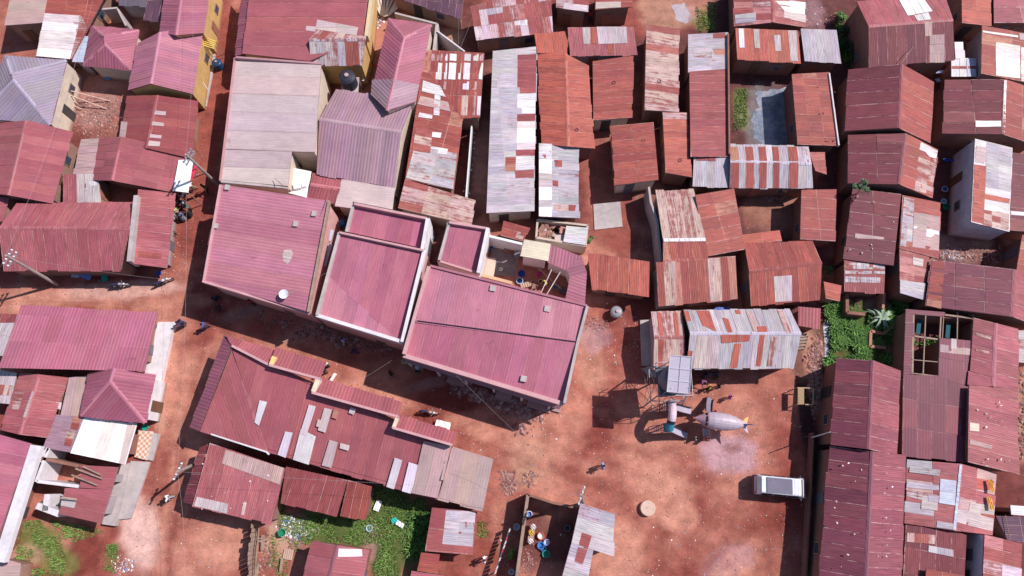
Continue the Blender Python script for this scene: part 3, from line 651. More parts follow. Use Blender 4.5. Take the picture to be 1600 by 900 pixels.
build('house', 'rust and white sheet roof with a diagonal valley, right of the mauve gable', 'house',
      [[(668,78,3.2),(757,83,3.2),(750,184,2.9),(722,184,2.9),(661,102,3.1)], [(661,102,3.1),(722,184,2.9),(707,297,2.9),(633,280,3.3)], [(633,280,3.3),(742,313,2.8),(735,352,2.8),(622,325,3.3)]], 'rust', 'cor', wall='mud', w=.75, L=2.5,
      fpal=['rust','rust','streak'],
      patches=[('streak', [(672.0, 84), (680.0, 85), (679.3, 96), (671.3, 95)], 0.5, 9), ('streak', [(683.0, 84), (692.0, 85), (691.3, 96), (682.3, 95)], 0.5, 9), ('white', [(682.2, 98), (691.2, 99), (689.6, 125), (680.6, 124)], 0.5, 9), ('white', [(679.5, 143), (688.5, 144), (686.2, 181), (677.2, 180)], 0.5, 9), ('white', [(696.0, 84), (700.0, 85), (699.3, 96), (695.3, 95)], 0.5, 9), ('white', [(695.2, 98), (699.2, 99), (697.6, 125), (693.6, 124)], 0.5, 9), ('streak', [(693.4, 127), (697.4, 128), (696.6, 141), (692.6, 140)], 0.5, 9), ('white', [(703.0, 84), (714.0, 85), (713.3, 96), (702.3, 95)], 0.5, 9), ('white', [(702.2, 98), (713.2, 99), (711.6, 125), (700.6, 124)], 0.5, 9), ('white', [(717.2, 98), (721.2, 99), (719.6, 125), (715.6, 124)], 0.5, 9), ('streak', [(715.4, 127), (719.4, 128), (718.6, 141), (714.6, 140)], 0.5, 9), ('white', [(726.0, 84), (736.0, 85), (735.3, 96), (725.3, 95)], 0.5, 9), ('white', [(725.2, 98), (735.2, 99), (733.6, 125), (723.6, 124)], 0.5, 9), ('white', [(723.4, 127), (733.4, 128), (732.6, 141), (722.6, 140)], 0.5, 9), ('streak', [(722.5, 143), (732.5, 144), (730.2, 181), (720.2, 180)], 0.5, 9), ('white', [(740.0, 84), (748.0, 85), (747.3, 96), (739.3, 95)], 0.5, 9), ('streak', [(739.2, 98), (747.2, 99), (745.6, 125), (737.6, 124)], 0.5, 9), ('streak', [(737.4, 127), (745.4, 128), (744.6, 141), (736.6, 140)], 0.5, 9), ('streak', [(736.5, 143), (744.5, 144), (742.2, 181), (734.2, 180)], 0.5, 9), ('streak', [(750.0, 84), (756.0, 85), (755.3, 96), (749.3, 95)], 0.5, 9), ('white', [(749.2, 98), (755.2, 99), (753.6, 125), (747.6, 124)], 0.5, 9), ('streak', [(747.4, 127), (753.4, 128), (752.6, 141), (746.6, 140)], 0.5, 9), ('white', [(746.5, 143), (752.5, 144), (750.2, 181), (744.2, 180)], 0.5, 9), ('white', [(661, 126), (688, 135), (696, 152), (659, 143)], 1, 9), ('streak', [(657, 150), (700, 160), (704, 175), (653, 163)], 0.6, 9), ('white', [(655, 176), (676, 180), (675, 186), (653, 183)], 0.6, 9), ('streak', [(650, 200), (676, 204), (672, 240), (644, 236)]), ('zincr', [(648, 228), (714, 240), (708, 296), (634, 279)], 1, 2.6), ('white', [(655, 226), (700, 233), (698, 242), (652, 236)], 0.8, 9), ('white', [(664, 205), (690, 208), (688, 216), (662, 213)], 0.8, 9)])
mono('long pale zinc roof with red and white sheets down its right side, centre top', [(770,80),(838,73),(833,330),(760,333)], [3.2,2.7,2.7,3.2], 'zinc', 'cor', wall='cream', w=.8, L=2.2,
     patches=[('red',[(809,86),(838,85),(837,146),(808,146)]),('white',[(808,147),(837,146),(836,178),(808,178)]),('red',[(808,179),(836,178),(836,189),(808,190)]),('whitet',[(808,190),(836,190),(836,234),(807,234)]),('red',[(806,235),(835,234),(835,243),(806,244)]),('clear',[(806,245),(835,244),(834,265),(805,266)]),('red',[(805,267),(834,266),(834,278),(805,279)]),('rust',[(790,246),(806,246),(805,268),(789,268)])])
mono('small rusty roof strip at the upper end of the long orange roof', [(835,54),(888,50),(886,84),(839,83)], [2.6,2.6,2.8,2.8], 'rusto', 'cor', name='shed', cat='shed', wall='brick')
build('house', 'long orange rust roof right of the long pale zinc roof', 'house', [[(840,81,2.6),(884,84,3.1),(888,229,3.1),(847,226,2.6)],[(884,84,3.1),(919,103,2.7),(928,232,2.7),(888,229,3.1)]], 'rusto', 'cor', wall='brick', w=.8, L=9)
mono('pink-red roof with two pale panels lying across the row below the dark doorway', [(887,43),(990,42),(996,86),(891,87)], [3.0,3.0,2.6,2.6], 'rose', 'cor', wall='grey', L=9, patches=[('greyp',[(910,43),(922,43),(922,69),(912,69)],.7,9),('greyp',[(932,42),(979,42),(980,68),(935,69)],.7,9),('rusto',[(924,43),(931,43),(932,69),(925,69)]),('rusto',[(948,70),(958,70),(959,84),(949,84)])])
mono('plain rust-red roof below the pink-red roof with pale panels', [(926,96),(989,87),(986,184),(927,188)], [2.7,2.5,2.5,2.7], 'rust', 'cor', wall='cream', L=9)
mono('short rust-red roof with a cream wall, just above the shaded dirt yard', [(955,197),(1021,191),(1029,281),(962,290)], [2.6,2.8,2.8,2.6], 'rust', 'cor', wall='cream', L=2.8)
mono('long roof of pale rust streaks with a dark wall on its left', [(1010,38),(1060,46),(1059,175),(1007,172)], [2.9,2.6,2.6,2.9], 'streak', 'cor', wall='brick', w=.75, L=9)
mono('narrow rusty roof below the pale-streaked long roof', [(1035,175),(1074,176),(1079,277),(1040,270)], [2.8,2.5,2.5,2.8], 'rusto', 'cor', wall='brick', w=.7, L=9, patches=[('streak',[(1035,176),(1073,177),(1074,187),(1036,186)])])
mono('square pale zinc roof at the upper end of the deep red roof', [(1075,54),(1137,51),(1136,110),(1075,114)], [2.8,2.6,2.6,2.8], 'zinc', 'cor', wall='mud', patches=[('rust',[(1114,53),(1133,52),(1133,60),(1114,60)]),('rust',[(1115,77),(1133,77),(1133,86),(1116,86)]),('zincr',[(1082,75),(1112,76),(1112,90),(1084,90)])])
h = mono('long deep red roof between the streaked roof and the stagnant pond', [(1077,112),(1136,108),(1138,245),(1079,245)], [2.9,2.6,2.6,2.9], 'red', 'cor', wall='brick', L=9)
parapet(h, [(1138,52),(1140,240)], 2.95, .5, .16, M_BRICK)
mono('small pale zinc lean-to below the deep red roof', [(1084,246),(1140,241),(1138,293),(1082,291)], [2.5,2.5,2.3,2.3], 'zinc', 'cor', name='shed', cat='shed', wall='mud', w=.7, L=9, patches=[('red',[(1088,245),(1118,244),(1118,252),(1088,251)])])
sp = []
for x0,x1 in ((1142,1155),(1166,1178),(1187,1198),(1208,1218),(1233,1247)):
    sp += [('rust',[(x0,254),(x1,254),(x1-1,294),(x0-1,294)],.7,9)]
    sp += [('rust',[(x0-2,230),(x1-2,230),(x1,252),(x0,252)],.7,9)]
gable('zinc gabled roof striped with rust, directly below the stagnant pond', [(1140,226),(1263,229)], [(1141,252),(1268,256)], [(1140,293),(1270,294)], 2.5, 3.1, 'zinc', 'cor', wall='brick', w=.7, L=9, patches=sp)
mono('tiny rusty lean-to at the right end of the rust-striped zinc gable', [(1264,238),(1288,238),(1289,273),(1274,267)], [2.4,2.2,2.2,2.4], 'streak', 'cor', name='shed', cat='shed', wall='brick', door=False)
mono('patched red and pale roof at the top centre, left of the dark doorway', [(735,10),(860,-24),(864,50),(744,63)], [2.9,2.9,2.6,2.6], 'mixr', 'cor', wall='mud', L=1.8, patches=[('white',[(803,30),(824,30),(824,40),(804,40)]),('zinc',[(752,12),(785,6),(786,20),(754,26)])])
mono('small roof with one bright white sheet left of the dark doorway at the top', [(869,-30),(920,-30),(917,19),(869,12)], 3.1, 'mixr', 'cor', wall='brick', patches=[('whitet',[(881,5),(917,9),(917,19),(880,14)])])
mono('small rusty roof right of the dark doorway at the top', [(931,-30),(990,-30),(986,11),(930,15)], 3.1, 'rust', 'cor', wall='brick', patches=[('tan',[(931,4),(970,3),(970,12),(931,14)])])
mono('dark purple roof with painted-in shade at the top, behind the fan of pale planks', [(618,-40),(726,-40),(721,30),(612,-6)], [2.6,2.6,2.4,2.4], 'purp', 'cor', wall='mud')  # shadow from outside the frame is put into the roof colour
gable('patched gabled roof with a white ridge at the top, left of the green shrubs', [(1146,-34),(1148,42)], [(1207,-36),(1208,35)], [(1257,-34),(1258,43)], 2.6, 3.2, 'mixr', 'cor', wall='brick', L=1.8, patches=[('zinc',[(1148,24),(1181,20),(1181,34),(1149,38)]),('whitet',[(1212,2),(1257,4),(1257,24),(1230,22)]),('tan',[(1225,17),(1258,24),(1258,36),(1225,28)])])
mono('rust-red roof with pale vertical sheets above the stagnant pond', [(1149,44),(1247,48),(1251,98),(1152,93)], [3.0,3.0,2.7,2.7], 'rusto', 'cor', wall='brick', w=.8, L=9, patches=[('white',[(1154,45),(1162,45),(1163,75),(1155,75)]),('tan',[(1177,46),(1186,46),(1187,76),(1179,75)]),('greyp',[(1209,55),(1219,55),(1220,80),(1211,80)]),('tan',[(1231,48),(1244,48),(1247,96),(1235,96)])])
mono('pale grey zinc roof right of the one with vertical sheets, above the pond', [(1251,45),(1307,47),(1314,98),(1257,95)], [3.0,3.0,2.7,2.7], 'greyp', 'cor', wall='brick', w=.7, L=9, fpal=['zinc'])
h = mono('rust-red roof littered with dark debris on the right bank of the pond', [(1237,116),(1295,113),(1310,228),(1246,226)], [2.8,2.6,2.6,2.8], 'rust', 'cor', wall='brick', w=.8, L=1.8)
parapet(h, [(1296,114),(1311,227)], 2.8, .35, .13, M_PALE)

# ================================================================ north-east block
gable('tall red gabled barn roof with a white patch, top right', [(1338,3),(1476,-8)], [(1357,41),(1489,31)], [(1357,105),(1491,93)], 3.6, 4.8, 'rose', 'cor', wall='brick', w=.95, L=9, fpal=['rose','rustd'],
      patches=[('whitet',[(1404,0),(1441,-4),(1457,18),(1418,25)],1,9),('white',[(1428,25),(1450,20),(1455,31),(1434,33)],1,9),('tand',[(1452,55),(1475,54),(1475,98),(1452,98)],.6,1),('tand',[(1444,34),(1456,34),(1456,56),(1445,57)])])
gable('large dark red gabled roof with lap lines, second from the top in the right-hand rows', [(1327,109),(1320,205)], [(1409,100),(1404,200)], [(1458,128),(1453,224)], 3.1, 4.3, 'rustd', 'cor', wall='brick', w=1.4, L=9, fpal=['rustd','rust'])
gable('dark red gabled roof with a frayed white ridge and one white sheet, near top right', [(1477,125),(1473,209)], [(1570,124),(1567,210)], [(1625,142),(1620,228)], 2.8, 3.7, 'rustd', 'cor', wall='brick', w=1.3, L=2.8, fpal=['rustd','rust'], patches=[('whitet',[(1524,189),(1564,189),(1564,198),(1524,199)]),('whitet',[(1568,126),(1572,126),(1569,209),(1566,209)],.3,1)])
mono('narrow orange-brown roof at the top edge, between the tall barn and the top right corner', [(1502,-34),(1546,-34),(1548,41),(1503,36)], [2.8,2.6,2.6,2.8], 'rusto', 'cor', wall='brick')
mono('reddish roof in the top right corner', [(1552,-34),(1625,-34),(1625,36),(1553,36)], [2.8,2.6,2.6,2.8], 'rose', 'cor', wall='brick', w=1.6, L=3)
mono('red and bright white patched roof with a pale left wall, upper right edge', [(1534,40),(1628,57),(1628,134),(1533,115)], [3.2,2.7,2.7,3.2], 'rust', 'cor', wall='grey', w=1.2, L=3, patches=[('whitet',[(1555,66),(1593,72),(1593,123),(1556,118)],.8,3),('whitet',[(1595,74),(1628,80),(1628,132),(1595,127)],.8,3),('tan',[(1592,52),(1615,55),(1615,65),(1593,62)]),('white',[(1535,48),(1590,56),(1590,59),(1535,51)],1,9)])
mono('small pale zinc porch roof with one red band, between the upper right houses', [(1486,93),(1525,93),(1525,120),(1486,120)], [2.2,2.2,2.4,2.4], 'white', 'cor', name='shed', cat='shed', wall='brick', patches=[('red',[(1487,104),(1525,104),(1525,108),(1487,108)]),('blue',[(1510,93),(1525,93),(1525,120),(1511,120)],1,9)])
mono('narrow pale slab roof leading up from the small zinc porch', [(1491,66),(1504,66),(1506,92),(1493,92)], 2.0, 'white', 'smo', name='shed', cat='shed', wall='brick', door=False)
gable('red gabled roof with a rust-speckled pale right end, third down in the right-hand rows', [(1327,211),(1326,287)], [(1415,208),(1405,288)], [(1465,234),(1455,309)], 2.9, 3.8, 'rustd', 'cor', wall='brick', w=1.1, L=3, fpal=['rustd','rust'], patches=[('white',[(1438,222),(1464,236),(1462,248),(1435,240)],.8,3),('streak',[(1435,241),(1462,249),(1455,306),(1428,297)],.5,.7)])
mono('long dark red roof with a few fallen leaves, below the rust-speckled gable', [(1333,295),(1408,303),(1396,415),(1319,405)], [2.6,2.8,2.8,2.6], 'rustd', 'cor', wall='brick', w=1.2, L=4, patches=[('tand',[(1336,365),(1381,371),(1381,374),(1335,373)])])
mono('red roof scrawled with white peeling paint, lower end of the long dark red roof', [(1319,406),(1383,411),(1381,458),(1319,455)], [2.5,2.5,2.3,2.3], 'red', 'cor', name='shed', cat='shed', wall='brick', w=.9, L=9, patches=[('zincr',[(1320,410),(1382,413),(1382,421),(1320,420)],.35,.5),('zincr',[(1320,432),(1381,434),(1381,442),(1320,441)],.35,.5),('zincr',[(1320,423),(1382,424),(1382,428),(1320,428)],.25,.4)])
mono('narrow roof of pale translucent and rusty sheets beside the speckled red houses', [(1410,305),(1469,317),(1465,404),(1405,388)], [2.9,2.5,2.5,2.9], 'rust', 'cor', wall='brick', w=1, L=9, patches=[('tand',[(1428,332),(1468,339),(1466,392),(1425,386)],2,1.5),('whitet',[(1427,353),(1466,361),(1466,373),(1426,366)],2,9),('zincr',[(1412,308),(1428,312),(1424,388),(1406,384)],.6,.8)])
mono('multicoloured patchwork roof end with a faded green sheet, below the translucent one', [(1405,388),(1452,398),(1443,469),(1406,458)], [2.8,2.5,2.5,2.8], 'mixr', 'cor', name='shed', cat='shed', wall='brick', w=.8, L=2, patches=[('zinc',[(1406,438),(1446,443),(1443,469),(1406,458)],.6,9),('greyp',[(1426,402),(1442,405),(1441,417),(1426,414)])])
mono('pale zinc and rust roof over a tall lilac-grey wall, right edge', [(1523,217),(1580,231),(1575,362),(1517,347)], [3.7,2.9,2.9,3.7], 'white', 'cor', wall='lilac', ov=.04, w=1.1, L=9, patches=[('tan',[(1525,228),(1541,231),(1537,256),(1523,254)]),('rusto',[(1522,257),(1540,260),(1536,350),(1518,346)],.7,.9),('rusto',[(1537,303),(1577,311),(1576,318),(1537,311)]),('streak',[(1536,328),(1576,334),(1575,360),(1535,352)],.6,.9),('zinc',[(1541,222),(1580,233),(1578,300),(1538,292)],1,2)])
mono('dark red roof at the right edge behind the lilac-walled house', [(1580,238),(1628,245),(1628,364),(1578,360)], [2.8,2.5,2.5,2.8], 'rustd', 'cor', wall='brick', w=1.2, L=4, patches=[('white',[(1579,330),(1628,334),(1628,339),(1579,336)])])
gable('wide maroon gabled roof at the right edge, above the roofless green-floored house', [(1456,406),(1446,478)], [(1585,421),(1581,495)], [(1628,434),(1628,512)], 2.8, 3.8, 'rustd', 'cor', wall='brick', w=1.3, L=3, fpal=['maro','rose'], patches=[('rust',[(1457,407),(1476,410),(1470,483),(1447,477)])])
mono('short pink-red roof at the right edge, above the wide maroon gable', [(1597,367),(1628,370),(1628,440),(1588,422)], 2.7, 'rust', 'cor', name='shed', cat='shed', wall='brick')

# ================================================================ middle east
build('house', 'L-shaped rusty roof with a white ridge, right of the open dirt yard', 'house',
      [[(1024,299,2.5),(1084,297,2.5),(1103,376,3.3),(1036,377,3.3)], [(1036,377,3.3),(1103,376,3.3),(1106,403,3.0),(1036,409,3.0)], [(1025,410,3.0),(1036,409,3.0),(1106,403,3.0),(1149,400,3.0),(1152,467,2.5),(1029,478,2.5)]], 'rust', 'cor', wall='grey', w=.75, L=9, fpal=['streak','rust','rust'],
      patches=[('streak',[(1036,409),(1055,408),(1057,476),(1040,478)],.6,9),('streak',[(1105,404),(1125,403),(1128,470),(1110,472)],.6,9),('white',[(1036,373),(1102,372),(1103,377),(1037,378)],.5,1)])
mono('orange-red roof leaning against the L-shaped rusty roof', [(1086,305),(1145,295),(1163,390),(1104,401)], [2.9,2.5,2.5,2.9], 'rusto', 'cor', wall='brick', w=1.2, L=2.4, fpal=['rust'])
mono('little orange porch roof above the bumpy rusty gable', [(1160,367),(1217,360),(1221,377),(1163,381)], 2.3, 'rusto', 'cor', name='shed', cat='shed', wall='mud', door=False)
gable('bumpy rusty gabled roof with pale seams, right of the L-shaped roof', [(1163,381),(1269,377)], [(1170,424),(1284,410)], [(1173,478),(1281,467)], 2.4, 3.2, 'rust', 'cor', wall='brick', w=.8, L=9, patches=[('streak',[(1190,384),(1196,383),(1203,419),(1197,420)]),('streak',[(1216,381),(1221,381),(1229,416),(1224,417)]),('greyp',[(1208,432),(1237,430),(1237,470),(1209,472)],.6,9)])
mono('small rust roof alone in the yard left of the long dark red roof', [(1252,297),(1306,296),(1303,377),(1250,374)], [2.6,2.4,2.4,2.6], 'rust', 'cor', name='shed', cat='shed', wall='brick', w=1, L=3)
mono('tiny tilted orange roof between the bumpy gable and the weeds', [(1287,440),(1313,446),(1311,471),(1290,466)], 2.1, 'rusto', 'cor', name='shed', cat='shed', wall='mud', door=False)
build('house', 'plain orange rust hip-ended roof above the white tank by the plaza', 'house', [[(918,394,2.9),(1015,409,2.9),(1014,462,2.4),(925,451,2.4)]], 'rusto', 'cor', wall='brick', w=1, L=9)
zp = [('rusto',[(1088,486),(1108,486),(1120,519),(1098,509)],.7,9),('rusto',[(1068,487),(1075,486),(1080,502),(1072,502)]),('rusto',[(1129,497),(1138,499),(1145,520),(1137,520)]),('rusto',[(1183,511),(1197,510),(1199,519),(1184,519)]),
      ('rusto',[(1148,485),(1156,485),(1158,491),(1150,491)]),('rusto',[(1126,523),(1172,523),(1170,533),(1127,536)],.8,9),('rusto',[(1147,537),(1158,536),(1151,574),(1140,575)]),('rusto',[(1187,523),(1195,523),(1188,572),(1180,572)]),
      ('streak',[(1214,485),(1222,485),(1237,521),(1229,521)]),('streak',[(1205,525),(1215,525),(1205,572),(1198,572)]),('rusto',[(1075,548),(1082,548),(1081,557),(1074,557)]),('tan',[(1090,525),(1122,525),(1120,575),(1082,575)],.6,9),('tand',[(1165,487),(1175,487),(1190,519),(1178,519)],.6,9)]
gable('long zinc gabled roof with orange rust patches beside the plaza', [(1068,486),(1234,484)], [(1078,521),(1252,521)], [(1073,576),(1240,574)], 2.9, 3.8, 'zinc', 'cor', wall='brick', w=.7, L=9, patches=zp)
h = gable('short rust-striped gabled roof with concrete path, left end of the long zinc gable', [(1017,488),(1064,487)], [(1022,527),(1070,527)], [(1021,576),(1071,577)], 2.6, 3.2, 'streak', 'cor', wall='grey', w=.6, L=9,
      patches=[('rusto',[(1027,489),(1033,489),(1036,525),(1030,525)]),('rusto',[(1052,489),(1058,489),(1062,526),(1055,526)]),('rusto',[(1028,529),(1036,529),(1035,575),(1028,575)])])
mb = MB()
for a,b in (((1009,500),(1012,572)),((1012,572),(1018,580)),((1016,580),(1040,580))): mb.beam(P(*a,.1),P(*b,.1),1.1,.2)
mb.build('concrete_path', M_CONC, h)
h = mono('small mauve shed roof with wooden steps, right of the long zinc gable', [(1247,479),(1282,482),(1281,514),(1247,509)], [2.5,2.5,2.2,2.2], 'rose', 'rib', name='shed', cat='shed', wall='brick', L=9)
mb = MB()
for i in range(5):
    c = P(1256-i*1.4, 524+i*5, 1.1-i*.22); mb.box(c, (.95,.26,.06), .15)
for sx in (-.4,.4): mb.beam(P(1256,522,1.1)+Vector((sx,0,0)), P(1250,546,.1)+Vector((sx,0,0)), .08, .12)
mb.build('steps', M_WOOD, h)
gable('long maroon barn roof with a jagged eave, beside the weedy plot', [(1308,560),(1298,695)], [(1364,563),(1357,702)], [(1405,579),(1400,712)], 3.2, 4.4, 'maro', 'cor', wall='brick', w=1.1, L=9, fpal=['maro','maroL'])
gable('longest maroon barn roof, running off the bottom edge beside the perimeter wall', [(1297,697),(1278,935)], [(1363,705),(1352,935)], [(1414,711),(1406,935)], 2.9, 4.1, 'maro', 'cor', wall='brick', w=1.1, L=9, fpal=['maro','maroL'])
h = build('house', 'mauve roof with an unroofed corner showing beams and teal cloths, right side', 'house',
      [[(1415,483,2.7),(1476,488,2.7),(1475,495,2.7),(1426,491,2.7)], [(1415,483,2.7),(1426,491,2.7),(1422,584,2.7),(1411,594,2.7)], [(1468,528,2.8),(1524,533,2.8),(1522,605,2.7),(1466,587,2.7)], [(1411,585,2.7),(1466,587,2.7),(1522,605,2.7),(1513,722,2.5),(1409,711,2.5)]], 'maro', 'smo', wall='brick', w=1.2, L=3,
      patches=[('tand',[(1469,538),(1523,546),(1523,556),(1468,550)]),('greyp',[(1486,529),(1494,530),(1494,546),(1485,545)])], door=False)
bm_ = MB()
for a,b,w in (((1446,492),(1442,585),.09),((1470,492),(1468,530),.12),((1496,488),(1495,531),.08),((1520,492),(1518,532),.1),((1426,525),(1470,531),.14),((1424,562),(1468,566),.07),((1476,492),(1523,498),.16),((1427,491),(1425,585),.18),((1474,494),(1472,530),.06),((1423,583),(1467,588),.08)):
    bm_.beam(P(*a,2.62), P(*b,2.62), w, .12)
bm_.build('roof_beam', M_WOOD, h)
parapet(h, [(1427,493),(1524,498)], 2.45, 2.4, .16, M_BRICK, 'side_wall')
for a,b,lb in (((1437,497),(1434,522),'left teal cloth hanging inside the unroofed corner of the mauve roof'),((1482,505),(1480,528),'right teal cloth hanging inside the unroofed corner of the mauve roof')):
    tb = MB(); tb.beam(P(*a,1.5), P(*b,1.5), .38, .05, (.012,.09,.12,0)); tag(tb.build('hanging_cloth', M_CLOTH), lb, 'cloth')
gable('large pinkish-red roof right of the mauve one, stained pale in places', [(1523,497),(1514,602)], [(1556,505),(1552,604)], [(1590,514),(1589,606)], 2.9, 3.3, 'maroL', 'cor', wall='brick', w=1.2, L=9, fpal=['rose','rose'], patches=[('streak',[(1524,520),(1548,527),(1548,531),(1524,524)]),('streak',[(1524,545),(1545,549),(1545,553),(1524,549)])])
mono('pinkish-red roof with scraps on it, continuing below the large stained one', [(1514,602),(1589,606),(1590,741),(1512,722)], [3.3,3.0,3.0,3.3], 'rose', 'cor', wall='brick', w=1.2, L=9, patches=[('creamp',[(1515,660),(1529,662),(1529,674),(1515,673)]),('tand',[(1515,686),(1550,696),(1548,702),(1515,694)])])
mono('pale zinc roof fragment at the right edge', [(1591,516),(1628,520),(1628,570),(1591,566)], 2.4, 'greyp', 'cor', name='shed', cat='shed', wall='mud', door=False, patches=[('streak',[(1592,530),(1628,534),(1628,548),(1592,545)])])
gable('patchwork gabled roof of grey, red and cream sheets with a blue-white ridge, lower right', [(1420,718),(1414,818)], [(1502,725),(1491,829)], [(1556,739),(1549,836)], 2.4, 3.0, 'patch', 'cor', wall='brick', w=.9, L=2.4,
      patches=[('zinc',[(1421,729),(1469,734),(1468,744),(1420,738)]),('blue',[(1469,748),(1494,751),(1492,790),(1467,786)],1,1.2),('zinc',[(1417,752),(1467,758),(1467,766),(1416,762)]),('zincr',[(1416,765),(1467,775),(1466,786),(1440,781),(1416,775)],.5,.8),('greyp',[(1440,781),(1465,786),(1464,798),(1439,795)]),('zinc',[(1464,814),(1491,818),(1490,828),(1463,824)]),('tan',[(1515,785),(1553,790),(1550,830),(1509,820)],1,1.5),('tan',[(1496,795),(1513,798),(1508,820),(1493,815)],1,1.5),('rust',[(1532,802),(1553,805),(1551,818),(1531,815)]),('rusto',[(1520,746),(1552,752),(1550,766),(1519,764)]),('blue',[(1499,726),(1503,726),(1493,828),(1489,828)],.4,9)])
mono('dark red-purple patched roof at the bottom edge beside the longest barn', [(1415,820),(1490,829),(1510,836),(1505,935),(1409,935)], [2.5,2.5,2.5,2.3,2.3], 'rustd', 'cor', wall='brick', w=1.2, L=2.5, patches=[('zinc',[(1451,852),(1489,859),(1489,870),(1450,862)]),('streak',[(1417,832),(1462,836),(1460,850),(1416,846)],.6,.8)])
mono('small pinkish roof on the bottom edge, in front of the dark red-purple one', [(1447,889),(1506,899),(1504,935),(1444,935)], 2.9, 'rust', 'cor', name='shed', cat='shed', wall='brick')
mono('red and pale patched roof with a grey-blue side wall, bottom right corner', [(1538,835),(1596,849),(1592,935),(1534,935)], [3.4,2.8,2.8,3.4], 'mixr', 'cor', wall='lilac', ov=.05, w=1, L=1.8)
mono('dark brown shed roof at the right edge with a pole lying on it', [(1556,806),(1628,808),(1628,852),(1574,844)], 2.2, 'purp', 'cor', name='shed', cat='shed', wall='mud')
mono('small white roof sheet at the right edge above the dark brown shed', [(1578,789),(1628,793),(1628,808),(1580,804)], 2.5, 'white', 'cor', name='shed', cat='shed', wall='mud', door=False)

# ================================================================ centre block
SP = MC((.55,.30,.31)); WP = M_PALE
h = build('shop_building', 'big pink ribbed flat roof with a bare pale stain, on the corner of the crossroads', 'shop building', [[(344,288,5.0),(514,314,5.6),(480,487,5.6),(318,438,5.0)]], 'pinkl', 'rib', wall='pink', ov=.1, w=1.4, L=20,
      patches=[('tan',[(444,391),(455,390),(459,398),(455,405),(450,413),(443,409),(442,400)],.5,.6)])
parapet(h, [(344,289),(318,438)], 5.25, .5, .18, SP); parapet(h, [(316,439),(481,489)], 5.3, .5, .2, SP); parapet(h, [(514,313),(481,487)], 5.85, .4, .2, M_WOOD)
for x,y in ((355,293),(337,353),(462,350),(491,334)):
    hs = MB(); c = P(x,y,5.12+(x-330)*.0034); hs.box(c,(.42,.5,.2),-.15); hs.build('roof_vent', M_CONC, h)
for x,y in ((511,366),(508,389),(503,406)): aw = MB(); aw.box(P(x,y,3.2),(1.0,1.1,.08),-.2,tilt=('Y',.3)); aw.build('window_awning', MC((.35,.42,.55)), h)
gable('small ribbed pink roof squeezed between the corner building and the tan slab', [(488,272),(534,280)], [(485,288),(531,295)], [(480,307),(524,317)], 3.0, 3.4, 'rose', 'rib', name='shed', cat='shed', wall='mud', L=9)
h = mono('pale tan slab roof below the large mauve gable', [(534,280),(616,294),(611,334),(523,322)], 3.2, 'tan', 'smo', wall='cream', w=3, L=9)
h = mono('small white-topped annex beside the big pale tan roof', [(455,262),(486,268),(479,309),(448,301)], 3.0, 'whitet', 'smo', name='shed', cat='shed', wall='cream', w=3, L=9)
mb = MB(); mb.box(P(465,291,3.2),(.7,.6,.35),.2); mb.build('roof_box', M_WHITE, h); mb = MB(); mb.box(P(475,289,3.15),(.4,.5,.3),.2); mb.build('roof_box', M_WHITE, h)
h = mono('rear pink roof with white parapet walls, upper one of the parapeted pair', [(553,318),(667,341),(659,391),(542,364)], [4.4,4.4,4.1,4.1], 'pink', 'smo', wall='white', ov=-.2, w=1.2, L=20)
parapet(h, [(553,318),(667,341)], 4.9, .7, .22, SP); parapet(h, [(668,341),(659,392)], 5.1, 0.9, .3, WP); parapet(h, [(552,319),(541,362)], 4.65, .5, .26, M_CONC)
build_h86 = build('shop_building', 'pink parapeted roof crossed by a diagonal valley, left of the biggest pink hall', 'shop building', [[(532,362,5.0),(661,390,5.0),(627,533,4.6),(626,533,4.6),(512,430,4.85)], [(512,430,4.85),(626,533,4.6),(495,491,4.6)]], 'pink', 'smo', wall='pink', ov=-.15, w=1.2, L=20, fpal=['pink','pinkl'])
h = build_h86
parapet(h, [(531,363),(662,391)], 5.4, .6, .18, SP); parapet(h, [(663,390),(628,534)], 5.3, .8, .3, WP); parapet(h, [(494,492),(629,534)], 5.1, .7, .3, WP); parapet(h, [(530,363),(495,492)], 5.2, .6, .26, M_CONC)
h = mono('small pink roof with a white right parapet wall, in front of the courtyard', [(701,349),(761,358),(745,423),(687,405)], [4.2,4.2,3.9,3.9], 'pink', 'smo', wall='white', ov=-.2, w=1, L=20)
parapet(h, [(702,347),(763,357)], 4.6, .6, .22, SP); parapet(h, [(762,356),(747,426)], 4.8, 0.9, .3, WP); parapet(h, [(702,347),(686,406)], 4.4, .5, .24, M_CONC); parapet(h, [(685,407),(745,426)], 4.1, .4, .2, SP)
h = gable('biggest pink hall roof with a dark valley line down the middle, above the main street', [(671,416),(917,479)], [(650,501),(902,534)], [(631,553),(880,629)], [5.3,5.0], 5.5, 'pink', 'smo', wall='pink', ov=.1, w=1.3, L=20, name='shop_building', cat='shop building', fpal=['pinkl','pink'])
parapet(h, [(670,416),(631,553)], 5.7, .5, .3, SP); parapet(h, [(630,555),(881,631)], 5.3, .5, .35, SP); parapet(h, [(918,478),(903,534),(882,630)], 5.7, .5, .24, M_CONC)
parapet(h, [(672,415),(917,477)], 5.5, .4, .2, MC((.38,.14,.18)))
mb = MB(); mb.beam(P(652,501,5.62),P(902,534,5.66),.07,.05); mb.build('valley_gutter', M_DARK, h)
for x,y,z in ((770,451,5.4),(855,483,5.4),(818,592,5.2)): hs = MB(); hs.box(P(x,y,z),(.5,.5,.3),-.2); hs.build('roof_vent', M_CONC, h)
bl = MB()
for t_ in (.02,.2,.38,.56,.74,.92):
    x = 640+t_*236; y = 572+t_*72; b = P(x,y,0); pm = MB(); pm.tube([b, b+Vector((0,0,3.2))], .12, 8); pm.build('porch_column', M_PALE, h)
